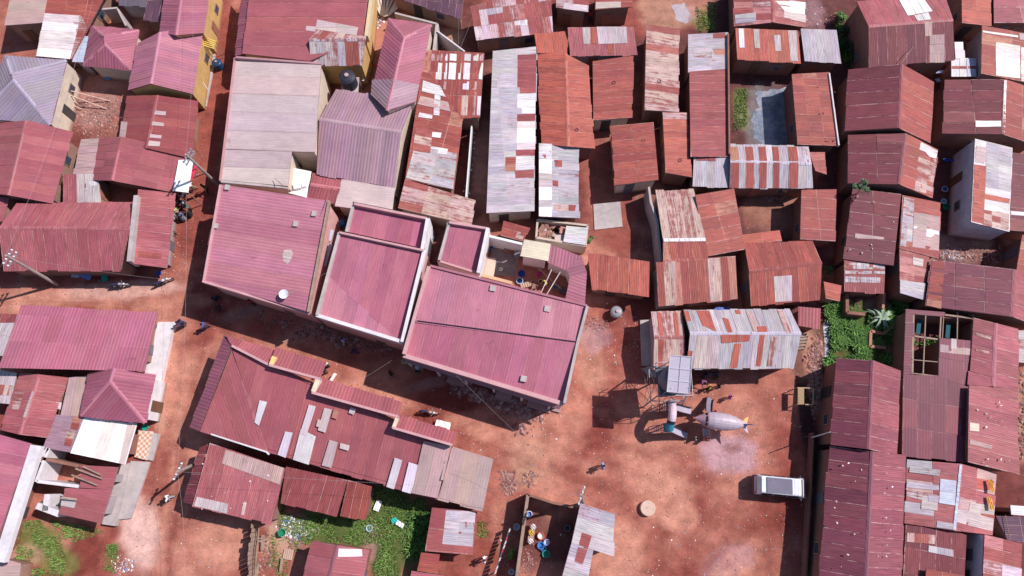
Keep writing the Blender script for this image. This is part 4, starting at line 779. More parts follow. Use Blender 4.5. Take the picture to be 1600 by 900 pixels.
q = [P(632,556,3.6),P(880,631,3.6),P(874,640,3.2),P(633,566,3.2)]
bl.face(q[::-1] if area2([(a.x,a.y) for a in q])<0 else q); bl.face(q if area2([(a.x,a.y) for a in q])<0 else q[::-1]); bl.build('porch_roof', MC((.30,.16,.18)), h)
for x,y,w,d_ in ((713,594,1.7,.9),(787,618,1.5,.9),(843,633,2.2,.9),(868,637,1.0,.7)):
    st_ = MB(); st_.box(P(x,y,.12),(w,d_,.24),-.27); st_.build('front_step', MC((.40,.24,.22),.9), h)
# courtyard behind the hall
h = mono('small tan slab roof over the courtyard, beside the curved pink roof', [(819,374),(860,381),(856,408),(813,400)], 3.4, 'creamp', 'smo', name='shed', cat='shed', wall='white', w=3, L=9)
build('house', 'curved pink ribbed roof bending round the courtyard', 'house', [[(860,382,3.4),(909,401,3.4),(886,421,3.0),(856,408,3.0)], [(909,401,3.4),(917,426,3.4),(891,433,3.0),(886,421,3.0)], [(917,426,3.4),(914,478,3.4),(884,467,3.0),(891,433,3.0)]], 'pinkl', 'rib', wall='white', L=9, ov=.1, door=False)
w_ = empty('boundary_wall', P(790,380,0), 0, 'white plastered courtyard wall above the biggest pink hall', 'wall')
parapet(w_, [(762,368),(816,381)], 2.6, 2.6, .22, M_WHITE, 'wall_panel'); parapet(w_, [(747,428),(800,442)], 1.4, 1.4, .3, MC((.55,.35,.22)), 'low_wall')
h = build('shed', 'half-open shed filled with broken timber and rubble, below the grey and white roof', 'shed', [[(885,353,2.2),(917,356,2.2),(914,383,2.2),(880,378,2.2)]], 'clear', 'cor', wall='cream', door=False)
parapet(h, [(840,343),(918,352),(915,384),(838,371),(840,343)], 2.1, 2.1, .2, MC((.55,.42,.34)), 'side_wall')
rb = MB(); rg = random.Random(4)
for i in range(34):
    rb.box(P(rg.uniform(845,888), rg.uniform(352,374), rg.uniform(.9,1.8)), (rg.uniform(.3,1.3), rg.uniform(.2,.7), .06), rg.uniform(0,3), rg.choice([(.35,.17,.12,0),(.45,.2,.16,0),(.55,.42,.38,0),(.25,.12,.09,0)]), ('X', rg.uniform(-.5,.5)))
rb.build('broken_board', attr_mat('broken_boards'), h)
mono('little rust roof with loose sheets left of the junk-filled shed', [(787,345),(827,356),(817,377),(782,368)], 2.3, 'rust', 'cor', name='shed', cat='shed', wall='brick', w=.8, L=1.2, patches=[('streak',[(808,362),(820,364),(816,375),(805,372)],.3,.5)])
mono('pale zinc roof with a column of white squares, left of the open dirt yard', [(842,224),(903,226),(904,341),(842,338)], [2.9,2.6,2.6,2.9], 'zinc', 'cor', wall='brick', w=.7, L=2, patches=[('white',[(842,225),(862,226),(862,249),(842,248)]),('whitet',[(842,249),(862,249),(862,272),(842,271)]),('greyp',[(842,272),(862,272),(862,293),(842,293)]),('whitet',[(842,293),(862,293),(862,313),(842,313)]),('greyp',[(842,314),(862,314),(862,324),(842,324)]),('whitet',[(842,324),(862,324),(862,339),(842,338)]),('streak',[(846,237),(860,237),(860,248),(847,247)],.5,.6),('rust',[(866,250),(878,251),(878,261),(867,261)],.4,.5),('rust',[(863,282),(872,283),(872,292),(864,291)],.4,.5),('streak',[(864,319),(900,321),(898,330),(866,330)],.5,.8)])

# ================================================================ centre south
cs = [('clear',[(406,625),(418,628),(405,665),(398,660)]),('clear',[(483,632),(494,635),(479,681),(469,677)],1,9),('tan',[(507,637),(519,640),(509,676),(497,672)],1,9),('clear',[(446,674),(458,676),(447,715),(434,710)],1,9),('white',[(470,670),(494,682),(483,726),(458,718)],1,9),
      ('tan',[(515,687),(528,691),(518,731),(503,727)],1,9),('tan',[(532,692),(547,696),(545,704),(531,700)]),('clear',[(617,715),(629,719),(616,764),(604,760)],1,9),('clear',[(639,722),(655,727),(642,771),(628,767)],1,9),('tand',[(662,689),(703,697),(684,778),(643,770)],1.2,9),('tan',[(497,671-16),(507,657),(503,668),(494,666)]),('greyp',[(548,636),(557,639),(553,648),(545,645)]),('rust',[(522,640),(531,643),(527,655),(518,652)])]
h = build('shop_building', 'long pink-red shop roof with grey skylight strips and stepped street parapets, centre bottom', 'shop building', [[(362,540,4.2),(416,706,3.3),(309,673,3.5)], [(362,540,4.2),(703,694,4.2),(684,779,3.1),(416,706,3.3)]], 'rose', 'smo', wall='mud', ov=.25, w=.95, L=9, patches=cs)
for k,(pts,z0) in enumerate((([(352,525),(437,550),(422,571),(362,540)],4.6), ([(430,545),(510,567),(500,592),(420,570)],4.9), ([(495,590),(628,630),(622,651),(487,613)],4.9), ([(621,649),(714,676),(706,695),(613,668)],4.9), ([(352,525),(364,540),(312,674),(297,668)],4.4))):
    mb = MB(); q = [P(pts[0][0],pts[0][1],z0-.7),P(pts[1][0],pts[1][1],z0-.7),P(pts[2][0],pts[2][1],z0),P(pts[3][0],pts[3][1],z0)]
    if k == 4: q = [P(352,525,3.7),P(364,540,4.5),P(312,674,4.0),P(297,668,3.2)]
    if area2([(a.x,a.y) for a in q]) < 0: q = q[::-1]
    mb.face([a-Vector((0,0,.05)) for a in q[::-1]], (.1,.06,.06,0))
    sheets(mb, q, frame(q), 'mag' if k == 4 else 'rose', random.Random(k), .9, 9); mb.build('street_awning', M_RIB, h)
    if k < 4: parapet(h, [pts[3], pts[2]], z0+.12, .75, .2, SP)
M_PAN = attr_mat('painted_panel')
for pts,c in (([(425,556),(432,558),(426,571),(420,569)],(.75,.52,.20,0)),([(493,592),(500,594),(492,614),(486,611)],(.7,.6,.45,0)),([(618,652),(623,654),(617,670),(612,668)],(.7,.55,.42,0))):
    q = [P(x,y,5.0) for x,y in pts]; q = q[::-1] if area2([(a.x,a.y) for a in q])<0 else q
    mb = MB(); mb.face(q, c)
    for a,b in zip(q,q[1:]+q[:1]): mb.face([a-Vector((0,0,.8)), b-Vector((0,0,.8)), b, a], c)
    mb.build('gable_end_panel', M_PAN, h)
parapet(h, [(310,672),(416,706),(420,710)], 3.5, .2, .12, M_PALE, 'eave_trim')
parapet(h, [(703,696),(690,750)], 3.95, .5, .18, MC((.45,.3,.3)))
mono('grey-tan roof at the right end of the long pink-red shop roof', [(708,698),(771,717),(754,797),(684,779)], [3.7,3.5,2.9,3.1], 'tand', 'smo', wall='mud', w=1.1, L=9, patches=[('tand',[(706,700),(770,719),(755,795),(686,777)],1.1,9)])
h = mono('faded red roof with a pale band and scattered litter, below the long shop roof', [(328,692),(446,732),(424,818),(301,789)], [3.1,2.8,2.5,2.8], 'rose', 'cor', wall='mud', w=.9, L=9, patches=[('tand',[(353,703),(444,731),(438,757),(347,724)],.9,9),('greyp',[(308,776),(357,787),(355,802),(303,790)]),('tan',[(381,784),(386,785),(382,805),(377,804)])])
mb = MB(); q=[P(312,699,2.6),P(326,694,2.7),P(301,789,2.7),P(289,784,2.2)]; sheets(mb, q if area2([(a.x,a.y) for a in q])>0 else q[::-1], frame(q), 'rustd', random.Random(3), .9, 9); mb.build('lean_to_sheet', M_COR, h)
mono('dark-stained rusty roof above the rubbish heap', [(447,729),(543,750),(526,807),(439,785)], [2.8,2.8,2.3,2.3], 'red', 'cor', wall='brick', w=.9, L=9)
mono('narrow rust roof with a brown blotch, right of the dark-stained one over the grass', [(544,750),(581,760),(572,812),(532,804)], [2.7,2.7,2.2,2.2], 'rust', 'cor', name='shed', cat='shed', wall='brick', w=.8, L=9)
mono('small roof half red and half pale zinc, right side of the grassy plot', [(675,793),(744,799),(737,867),(664,861)], [2.5,2.3,2.3,2.5], 'red', 'cor', name='shed', cat='shed', wall='brick', w=2, L=9, patches=[('zinc',[(697,797),(743,799),(738,854),(691,850)],.9,2),('streak',[(724,815),(741,817),(740,826),(723,825)],.4,.4)])
mono('narrow low rust roof below the half red, half zinc roof', [(658,863),(686,866),(682,896),(652,892)], 2.0, 'rust', 'cor', name='shed', cat='shed', wall='brick', door=False)
mono('faded pink roof edge at the bottom, below the narrow low rust roof', [(643,892),(691,899),(688,930),(636,930)], 2.4, 'rose', 'rib', name='shed', cat='shed', wall='brick')
gable('gabled mauve-red roof with one white sheet, on the bottom edge by the grass', [(488,845),(466,935)], [(527,852),(506,935)], [(577,859),(560,935)], 2.5, 3.2, 'maro', 'smo', wall='brick', w=1, L=9, fpal=['rose','rose'], patches=[('white',[(529,857),(565,858),(566,869),(528,870)])])
h = build('house', 'pale grey zinc roof with one red sheet and an open corner, beside the walled yard', 'house', [[(907,786,2.9),(960,803,2.6),(957,869,2.6),(893,848,2.9)], [(893,848,2.9),(925,858,2.75),(916,912,2.75),(877,905,2.9)]], 'white', 'cor', wall='mud', w=1, L=2, patches=[('red',[(909,832),(925,837),(920,852),(911,882),(897,878)],1.2,9)], fpal=['zinc','zinc'])
w_ = empty('boundary_wall', P(815,800,0), 0, 'bare brick wall round the washing yard, left of the pale zinc roof', 'wall')
parapet(w_, [(825,773),(806,912)], 2.2, 2.2, .26, M_WOOD, 'wall_panel'); parapet(w_, [(825,773),(866,786),(904,794)], 2.2, 2.2, .2, M_BRICK, 'wall_panel')
w_ = empty('boundary_wall', P(1265,790,0), 0, 'long low brick perimeter wall along the right side of the plaza', 'wall')
parapet(w_, [(1271,676),(1268,740),(1259,905)], .9, .9, .16, M_BRICK, 'wall_panel')
w_ = empty('boundary_wall', P(705,60,0), 0, 'cream wall running diagonally beside the long pink hipped roof', 'wall')
parapet(w_, [(683,48),(726,80)], 2.2, 2.2, .14, M_PALE, 'wall_panel'); parapet(w_, [(683,37),(678,78)], 2.0, 2.0, .3, M_CONC, 'wall_panel'); parapet(w_, [(617,20),(683,37)], 2.0, 2.0, .2, M_CONC, 'wall_panel')
w_ = empty('boundary_wall', P(740,250,0), 0, 'white-topped wall beside the narrow passage right of the patchwork roof', 'wall')
parapet(w_, [(737,195),(728,308)], 1.9, 1.9, .12, M_WHITE, 'wall_panel')
w_ = empty('boundary_wall', P(185,25,0), 0, 'short grey yard walls near the top left, above the small pink hipped roof', 'wall')
parapet(w_, [(160,14),(183,12),(197,40)], 2.2, 2.2, .2, M_CONC, 'wall_panel')
w_ = empty('boundary_wall', P(1020,300,0), 0, 'curved plastered wall on the left of the L-shaped rusty roof', 'wall')
parapet(w_, [(1014,292),(1017,315),(1027,345),(1033,407)], 2.4, 2.4, .2, M_CONC, 'wall_panel')

# ================================================================ helpers for the small things
M_LEAF = attr_mat('green_leaf', .7, .35, 9, .1)
M_STONE = attr_mat('loose_stone', .95, .4, 6, .4)
M_LIT = attr_mat('scattered_scraps', .8, .2, 8, .1)
M_PLAS = attr_mat('moulded_plastic', .45, .2, 3, .08)
M_SKIN = MC((.09,.045,.03), .6, 'skin'); M_HAIR = MC((.015,.012,.012), .8, 'hair')
def poly_w(pts, z=0): return [P(x, y, z) for x, y in pts]
def rnd_soft(poly, rg):
    a = rnd_in(poly, rg); b = rnd_in(poly, rg); k = rg.random()*.55; return (a[0]+(b[0]-a[0])*k+rg.gauss(0,2), a[1]+(b[1]-a[1])*k+rg.gauss(0,2))
def rnd_in(poly, rg):
    xs = [p[0] for p in poly]; ys = [p[1] for p in poly]
    while True:
        p = (rg.uniform(min(xs), max(xs)), rg.uniform(min(ys), max(ys)))
        if inpoly(p, poly): return p
def leafball(mb, c, rad, n, size, rg, cols, flat=1.0):
    c = Vector(c); blobs = []
    for _ in range(max(3, int(n/60))):
        d = Vector((rg.gauss(0,1), rg.gauss(0,1), rg.gauss(0,1)*.8)).normalized()*rg.uniform(.2,.85); blobs.append((Vector((d.x*rad, d.y*rad, d.z*rad*flat)), rg.uniform(.25,.5)*rad, rg.choice(cols)))
    for i in range(n):
        bc, br, col = rg.choice(blobs)
        d = Vector((rg.gauss(0,1), rg.gauss(0,1), rg.gauss(0,1))).normalized()*br*rg.uniform(.4,1.05)
        p = c+bc+Vector((d.x, d.y, d.z*flat)); a = Vector((rg.gauss(0,1), rg.gauss(0,1), rg.gauss(0,.5))).normalized(); b = a.cross(Vector((rg.gauss(0,.4), rg.gauss(0,.4), 1))).normalized()
        s = size*rg.uniform(.6,1.3); f = rg.uniform(.7,1.3); k = (col[0]*f, col[1]*f, col[2]*f, 0)
        mb.face([p-a*s, p+b*s*.4, p+a*s, p-b*s*.4], k)
GR = [(.06,.13,.03),(.10,.20,.04),(.04,.09,.025),(.14,.22,.05)]
def shrub(px, py, rad, label, h=None, n=500, cols=GR, group=None, cat='shrub', nm='shrub'):
    g = P(px, py, 0); rg = random.Random(int(px*7+py)); r = empty(nm, g, 0, label, cat, group); h = h or rad*1.1
    mb = MB(); leafball(mb, g+Vector((0,0,h)), rad, n, .13, rg, cols, .8); mb.build('foliage', M_LEAF, r)
    mb = MB(); 
    for i in range(4): mb.tube([g, g+Vector((rg.uniform(-.3,.3)*rad, rg.uniform(-.3,.3)*rad, h*.5)), g+Vector((rg.uniform(-.7,.7)*rad, rg.uniform(-.7,.7)*rad, h*1.1))], [.05,.035,.015], 5)
    mb.build('stem', M_WOOD, r); return r

# ---------------------------------------------------------------- flat features on the ground
def sheet(name, pts, z, mat, kind=None, label=None, cat=None, thick=0.0):
    mb = MB(); q = poly_w(pts, z)
    if area2([(a.x, a.y) for a in q]) < 0: q = q[::-1]
    mb.face(q)
    if thick:
        for a, b in zip(q, q[1:]+q[:1]): mb.face([a-Vector((0,0,thick)), b-Vector((0,0,thick)), b, a])
    o = mb.build(name, mat); return tag(o, label, cat, None, kind)
def water_mat():
    m, t, b = nt('scummy_water'); geo = N(t, 'ShaderNodeNewGeometry')
    a = noisen(t, geo.outputs[0], .5, 7, .7); c = mix(t, ramp(t, a, .42, .58), (.13,.16,.22,1), (.28,.29,.36,1))
    c = mix(t, ramp(t, noisen(t, geo.outputs[0], 1.2, 7, .8), .50, .66), c, (.42,.37,.37,1))
    t.links.new(c, b.inputs['Base Color']); b.inputs['Roughness'].default_value = .25; return m
M_WATER = water_mat()
rg = random.Random(5)
def wobble(pts, k=3, a=1.6):
    out = []
    for i in range(len(pts)):
        p = pts[i]; q = pts[(i+1) % len(pts)]
        for j in range(k): t = j/k; out.append((p[0]+(q[0]-p[0])*t+rg.uniform(-a,a), p[1]+(q[1]-p[1])*t+rg.uniform(-a,a)))
    return out
sheet('stagnant_water', wobble([(1182,140),(1232,138),(1238,228),(1192,230),(1180,215),(1174,190),(1184,165)], 6, 3.2), .012, M_WATER, 'structure')
sheet('drain_water', wobble([(1287,503),(1300,500),(1296,540),(1297,572),(1288,585),(1288,540)], 3, 1), .014, M_WATER, 'structure')
sheet('yard_puddle', wobble([(1050,8),(1068,4),(1078,22),(1072,38),(1056,30)], 3, 2), .010, plain('dried_puddle', (.42,.34,.37), .6, .3, 2), 'structure')
sheet('concrete_pad', [(927,319),(969,315),(973,354),(929,359)], .10, M_CONC, None, 'pale square concrete pad in the dirt yard', 'concrete pad', .1)
sheet('concrete_pad', [(752,400),(775,404),(772,432),(750,428)], .06, MC((.60,.45,.36)), None, 'tan slab set in the courtyard floor beside the small parapeted roof', 'concrete pad', .06)
sheet('courtyard_floor', [(764,375),(812,384),(806,432),(775,430)], .008, plain('grey_floor', (.22,.17,.17), .85, .4, 3), 'structure')
def tile_mat():
    m, t, b = nt('patterned_tiles'); geo = N(t, 'ShaderNodeNewGeometry'); ch = N(t, 'ShaderNodeTexChecker'); ch.inputs['Scale'].default_value = 4.2
    t.links.new(mapping(t, geo.outputs[0], (1,1,0)), ch.inputs['Vector']); ch.inputs[1].default_value = (.62,.30,.16,1); ch.inputs[2].default_value = (.68,.60,.56,1)
    t.links.new(ch.outputs[0], b.inputs['Base Color']); b.inputs['Roughness'].default_value = .5; return m
tr = empty('terrace', P(222,695,0), 0, 'small tiled terrace with an orange and white chequer floor, right of the cream white roof', 'terrace')
def slab(parent, name, pts, z, mat, th):
    mb = MB(); q = poly_w(pts, z)
    if area2([(a.x, a.y) for a in q]) < 0: q = q[::-1]
    mb.face(q)
    for a, b in zip(q, q[1:]+q[:1]): mb.face([a-Vector((0,0,th)), b-Vector((0,0,th)), b, a])
    return mb.build(name, mat, parent)
slab(tr, 'tiled_floor', [(214,672),(238,674),(228,719),(210,714)], .32, tile_mat(), .3)
slab(tr, 'step', [(238,676),(250,678),(238,720),(229,718)], .2, M_CONC, .2)
slab(tr, 'brown_mat', [(209,681),(216,682),(209,709),(203,707)], .36, MC((.42,.20,.08)), .3)
for i,(pts,z,th,lab) in enumerate((([(317,8),(342,4),(335,100),(322,166),(308,165),(318,60)],.18,.18,'grey concrete kerb platform below the ochre shop fronts, left street'),)):
    sheet('shop_platform', pts, z, M_CONC, None, lab, 'platform', th)

# ---------------------------------------------------------------- utility poles and cables
def pole(base, top, ht, label, arms=1, white=True, group='utility poles', th=1):
    b = P(*base, 0); t_ = P(*top, ht); r = empty('utility_pole', b, 0, label, 'utility pole', group)
    mb = MB(); mb.tube([b, b.lerp(t_, .5), t_], [.17*th,.14*th,.1*th], 10); mb.build('pole_shaft', M_POLE if th == 1 else M_WHITE, r)
    ax = (t_-b).normalized(); side = Vector((.35,.93,0)).normalized()
    for k in range(arms):
        c = t_-ax*(.35+.55*k); mb = MB(); mb.beam(c-side*.75, c+side*.75, .09, .1); ca = mb.build('crossarm', M_STEEL, r)
        for s in (-.65,-.25,.25,.65):
            mb = MB(); mb.lathe(c+side*s+Vector((0,0,.05)), [(0,.0),(.04,.0),(.07,.05),(.04,.09),(.07,.13),(.03,.19),(0,.2)], 10); mb.build('insulator', M_WHITE if white else M_STEEL, ca)
    return t_
T1 = pole((90,445),(9,399),7.0,'leaning timber utility pole with white insulators, over the shop roof at the left edge',2)
T2 = pole((344,292),(290,241),7.5,'utility pole with a crossarm beside the white market awning on the left street',2,False)
T3 = pole((306,725),(277,737),6.5,'utility pole with pale head beside the tracks, lower left street',1)
T4 = pole((911,787),(908,773),8.0,'utility pole crowned with white insulators above the pale zinc roof of the walled yard',2)
T5 = pole((1264,685),(1297,675),4.7,'slender pale pole beside the perimeter wall',0,th=.35)
CN = [0]
def cable(a, b, label, sag=.7, r=.008, col=(.35,.28,.30)):
    mb = MB(); a = Vector(a); b = Vector(b)
    mb.tube([a.lerp(b, i/14)-Vector((0,0,sag*4*(i/14)*(1-i/14))) for i in range(15)], r, 4); o = mb.build('power_cable', MC(col))
    tag(o, label, 'cable')
cable(T1, P(262,437,4.4), 'thin cable running right from the leaning pole over the shop street')
cable(T1, P(-60,470,6), 'short cable leaving the leaning pole past the left photo edge')
cable(T1, P(150,-20,6.5), 'long cable from the leaning pole up across the pink roofs to the top left')
cable(T2, T3, 'long cable down the left street between its two poles')
cable(T2, P(300,-30,7), 'cable going up the left street from the crossarm pole')
cable(T3, T4, 'long cable from the lower left pole across the long shop roof', 1.2)
cable(T3, P(286,960,6.5), 'cable running down off the bottom edge from the lower left pole')
cable(T4, P(640,515,4.9), 'cable from the insulator-crowned pole to the pink parapets', .9)
cable(T4, P(705,735,3.9), 'cable from the insulator-crowned pole to the grey-tan roof end', .4)
cable(P(715,-20,6.5), P(716,82,3.0), 'cable hanging over the shaded alley at the top centre')
cable(P(740,20,3.0), P(716,80,3.0), 'short cable crossing the alley beside the patched top roof', .3)
cable(P(444,457,5.8), P(512,425,5.2), 'thin cable from the roof dish across the big pink corner roof', .2)
cable(P(612,563,5.0), P(550,600,4.8), 'pale cable crossing the shaded main street', .3)

# ---------------------------------------------------------------- water tanks, dish
def tank(px, py, z0, rad, h, label, col=(.035,.035,.05), name='water_tank', cat='water tank', stand=True):
    g = P(px, py, z0+h); g = Vector((g.x, g.y, 0)); r = empty(name, g, 0, label, cat)
    pf = [(0,h+.0),(.22*rad,h+.02),(.25*rad,h-.04),(.75*rad,h-.18*rad),(rad,h-.38*rad)]
    for i in range(6): zz = h-.38*rad-(i+.3)*(h-.45*rad)/6; pf += [(rad,zz+.05),(rad*.965,zz),(rad,zz-.05)]
    pf += [(rad,.05),(rad*.97,0),(0,0)]
    mb = MB(); mb.lathe(g+Vector((0,0,z0)), [(a,b) for a,b in pf][::-1], 24); mb.build('tank_body', MC(col,.4), r)
    mb = MB(); mb.lathe(g+Vector((0,0,z0+h)), [(0,.0),(.26*rad,0),(.26*rad,.05),(.2*rad,.09),(0,.1)][::1], 14, ); mb.build('tank_lid', MC((.5,.32,.32),.5), r)
    if stand and z0 > .3:
        mb = MB(); mb.box(g+Vector((0,0,z0-.06)), (rad*2.1,rad*2.1,.1))
        mb.build('platform', M_CONC, r)
        for sx,sy in ((-1,-1),(1,-1),(1,1),(-1,1)):
            mb = MB(); p = g+Vector((sx*rad*.9, sy*rad*.9, 0)); mb.beam(p, p+Vector((0,0,z0-.1)), .14, .14); mb.build('leg', M_STEEL, r)
    return r
tank(541,117,2.2,.82,1.7,'black domed water tank behind the mauve gable, near the striped zinc roof')
tank(337,96,0.05,.5,1.0,'dark blue drum in front of the ochre shop on the left street',(.02,.05,.12),'water_drum','drum',False)
tank(964,486,0.3,.55,.8,'pale grey barrel-like water tank under the plain orange roof',(.26,.25,.28))
tank(532,346,0.05,.36,.85,'blue drum in the gap behind the big pink corner roof',(.05,.25,.55),'water_drum','drum',False)
r = empty('satellite_dish', P(444,462,5.25), 0, 'round white satellite dish at the edge of the big pink corner roof', 'satellite dish')
c = P(444,460,5.95); mb = MB(); mb.lathe(c, [(0,0),(.18,.02),(.33,.08),(.41,.13),(.42,.14)], 22); mb.build('dish', M_WHITE, r)
mb = MB(); mb.tube([P(444,462,5.3), c], .03, 6); mb.build('mast', M_STEEL, r)
mb = MB(); mb.tube([c+Vector((.4,0,.12)), c+Vector((.05,0,.5))], .015, 5); mb.build('feed_arm', M_STEEL, r)

# ---------------------------------------------------------------- solar pump tower
g = P(1033,606,0); r = empty('solar_water_tower', g, 0, 'lattice tower with a framed solar panel over a dark water tank, beside the rust-striped gable', 'water tower')
ps = [P(1047,555,7.3),P(1081,558,7.3),P(1077,615,6.9),P(1042,612,6.9)]
mb = MB(); mb.face([ps[3],ps[2],ps[1],ps[0]] if area2([(a.x,a.y) for a in ps])<0 else ps); dn = [p-Vector((0,0,.06)) for p in ps]; mb.face(dn)
def pv_mat():
    m, t, b = nt('photovoltaic_cells'); geo = N(t, 'ShaderNodeNewGeometry'); br = N(t, 'ShaderNodeTexBrick')
    br.inputs['Scale'].default_value = 6.4; br.inputs['Mortar Size'].default_value = .035; br.offset = 0; br.inputs['Brick Width'].default_value = 1.0; br.inputs['Row Height'].default_value = 1.0
    br.inputs['Color1'].default_value = (.42,.37,.45,1); br.inputs['Color2'].default_value = (.46,.40,.48,1); br.inputs['Mortar'].default_value = (.62,.57,.62,1)  # pale lilac-grey cells: reflected sky painted into the base colour
    t.links.new(geo.outputs[0], br.inputs['Vector']); t.links.new(br.outputs[0], b.inputs['Base Color']); b.inputs['Roughness'].default_value = .28; b.inputs['Specular IOR Level'].default_value = .8; return m
pv = mb.build('solar_panel', pv_mat(), r)
mb = MB(); up = Vector((0,0,.03))
for a,b in zip(ps, ps[1:]+ps[:1]): mb.beam(a+up,b+up,.05,.07)
for f in (.355,.69): mb.beam(ps[0].lerp(ps[3],f)+up, ps[1].lerp(ps[2],f)+up, .06, .07)
mb.beam(ps[0].lerp(ps[1],.5)+up, ps[3].lerp(ps[2],.5)+up, .025, .06)
mb.build('panel_frame', MC((.50,.46,.52)), pv)
tc = Vector((g.x, g.y, 0)); mb = MB(); mb.lathe(tc, [(0,4.6),(1.15,4.6),(1.2,4.7),(1.2,5.9),(1.0,6.15),(.3,6.3),(0,6.3)], 26); mb.build('water_tank', MC((.16,.16,.20),.5), r)
mb = MB(); mb.box(tc+Vector((0,0,4.5)), (2.6,2.6,.1), .1); mb.build('platform', MC((.12,.11,.13)), r)
lg = []
for sx,sy in ((-1,-1),(1,-1),(1,1),(-1,1)):
    mb = MB(); a = tc+Vector((sx*1.75,sy*1.75,0)); b = tc+Vector((sx*1.2,sy*1.2,4.5)); lg.append((a,b)); mb.beam(a,b,.12,.12); mb.build('leg', M_STEEL, r)
for k in range(4):
    a,b = lg[k]; c,d = lg[(k+1)%4]; mb = MB()
    for f0,f1 in ((.05,.5),(.5,.97)): mb.beam(a.lerp(b,f0), c.lerp(d,f1), .03,.03); mb.beam(c.lerp(d,f0), a.lerp(b,f1), .03,.03)
    mb.beam(a.lerp(b,.5), c.lerp(d,.5), .05,.05); mb.build('brace', M_STEEL, r)
mb = MB()
for sx,sy in ((-1,-1),(1,-1),(1,1),(-1,1)):
    p = tc+Vector((sx*1.4,sy*1.4,4.5)); mb.beam(p, p+Vector((0,0,1.1)), .05,.05); q = tc+Vector((-sy*1.4*1,sx*1.4,5.6)); mb.beam(p+Vector((0,0,1.1)), q, .04,.04)
    mb.beam(tc+Vector((sx*.9,sy*1.2,4.55)), Vector((ps[0].x*.5+ps[2].x*.5+sx*.7, ps[0].y*.5+ps[2].y*.5+sy*1.1, 7.05)), .06,.06)
mb.build('guard_rail', M_STEEL, r)

# ---------------------------------------------------------------- playground
def chute(root, a, b, w, col, mat=None):
    a = Vector(a); b = Vector(b); d = (b-a); sdv = Vector((-d.y, d.x, 0)).normalized(); pts = []
    for i in range(9):
        t = i/8; z = a.z*(1-t)**1.15+b.z*t; p = a.lerp(b, t); pts.append(Vector((p.x, p.y, max(b.z, a.z+(b.z-a.z)*(t+.12*math.sin(math.pi*t))))))
    mb = MB()
    for i in range(8):
        p,q = pts[i],pts[i+1]; mb.face([p-sdv*w/2, q-sdv*w/2, q+sdv*w/2, p+sdv*w/2], col); mb.face([p+sdv*w/2-Vector((0,0,.05)), q+sdv*w/2-Vector((0,0,.05)), q-sdv*w/2-Vector((0,0,.05)), p-sdv*w/2-Vector((0,0,.05))], col)
    s = mb.build('slide', M_PLAS, root)
    mb = MB()
    for sg in (-1,1): mb.tube([p+sdv*sg*w/2+Vector((0,0,.16)) for p in pts], .05, 6, (.03,.02,.03,0)); 
    for sg in (-1,1):
        for i in range(8):
            p,q = pts[i]+sdv*sg*w/2, pts[i+1]+sdv*sg*w/2; mb.face([p,q,q+Vector((0,0,.16)),p+Vector((0,0,.16))], (.2,.15,.2,0))
    mb.build('rail', M_PLAS, s)
r = empty('playground_arch', P(1042,660,0), 0, 'playground arch tunnel with two lilac slides pointing right, one platform painted teal and blue', 'playground slide')
A = P(1049,634,2.2); B = P(1045,668,2.2)
chute(r, A, P(1080,643,.12), .62, (.40,.34,.42,0)); chute(r, B, P(1074,681,.12), .62, (.42,.36,.44,0))
mb = MB(); arc = [A.lerp(B, i/10)+Vector((0,0,.25+.65*math.sin(math.pi*i/10))) for i in range(11)]
mb.tube(arc[:8], .36, 14, (.62,.46,.52,0)); mb.build('tunnel', M_PLAS, r)
mb = MB(); mb.tube(arc[7:9], .375, 14, (.02,.02,.03,0)); mb.build('ring', M_PLAS, r)
mb = MB(); mb.tube(arc[8:]+[B+Vector((.05,-.3,.1))], [.36,.38,.40,.28], 14, (.03,.22,.32,0)); mb.build('teal_hood', M_PLAS, r)
mb = MB(); mb.tube([A+Vector((-.05,.45,.1)), A+Vector((0,.1,.35)), A+Vector((0,-.15,.3))], [.2,.38,.33], 14, (.40,.33,.40,0)); mb.build('hood', M_PLAS, r)
for C_ in (A,B):
    mb = MB(); mb.box(C_-Vector((0,0,.12)), (.9,.8,.08)); pf = mb.build('platform', M_STEEL, r)
    for sx,sy in ((-1,-1),(1,-1),(1,1),(-1,1)):
        mb = MB(); p = Vector((C_.x+sx*.38, C_.y+sy*.34, 0)); mb.beam(p, p+Vector((0,0,2.05)), .07,.07); mb.build('leg', M_STEEL, r)
    mb = MB()
    for k in range(7): mb.beam(Vector((C_.x-1.15+.1*k, C_.y-.25, .25+.28*k)), Vector((C_.x-1.15+.1*k, C_.y+.25, .25+.28*k)), .05,.05)
    for s in (-.25,.25): mb.beam(Vector((C_.x-1.25, C_.y+s, 0)), Vector((C_.x-.45, C_.y+s, 2.3)), .05,.05)
    mb.build('ladder', MC((.15,.12,.2)), r)
r = empty('playground_plane', P(1125,668,0), 0, 'lilac plane-shaped playground house with a yellow tail fin and a dark slide, on the plaza', 'playground plane')
nz = P(1084,653,2.2); tl = P(1167,664,2.3); d = (tl-nz); L0 = d.length; d.normalize(); 
prof = [(0,.02),(.03,.12),(.10,.30),(.18,.50),(.26,.66),(.36,.76),(.5,.78),(.64,.74),(.76,.60),(.87,.40),(.96,.22),(1,.14)]
mb = MB(); n = 20; rings = []; sdv = Vector((-d.y,d.x,0))
for t,rr in prof:
    c = nz+d*L0*t; rings.append([c+(sdv*math.cos(6.28318*k/n)+Vector((0,0,1))*math.sin(6.28318*k/n))*rr for k in range(n)])
for i in range(len(rings)-1):
    col = (.44,.25,.30,0) if i < 4 else (.46,.36,.42,0)
    for k in range(n): mb.face([rings[i][k], rings[i+1][k], rings[i+1][(k+1)%n], rings[i][(k+1)%n]], col, smooth=True)
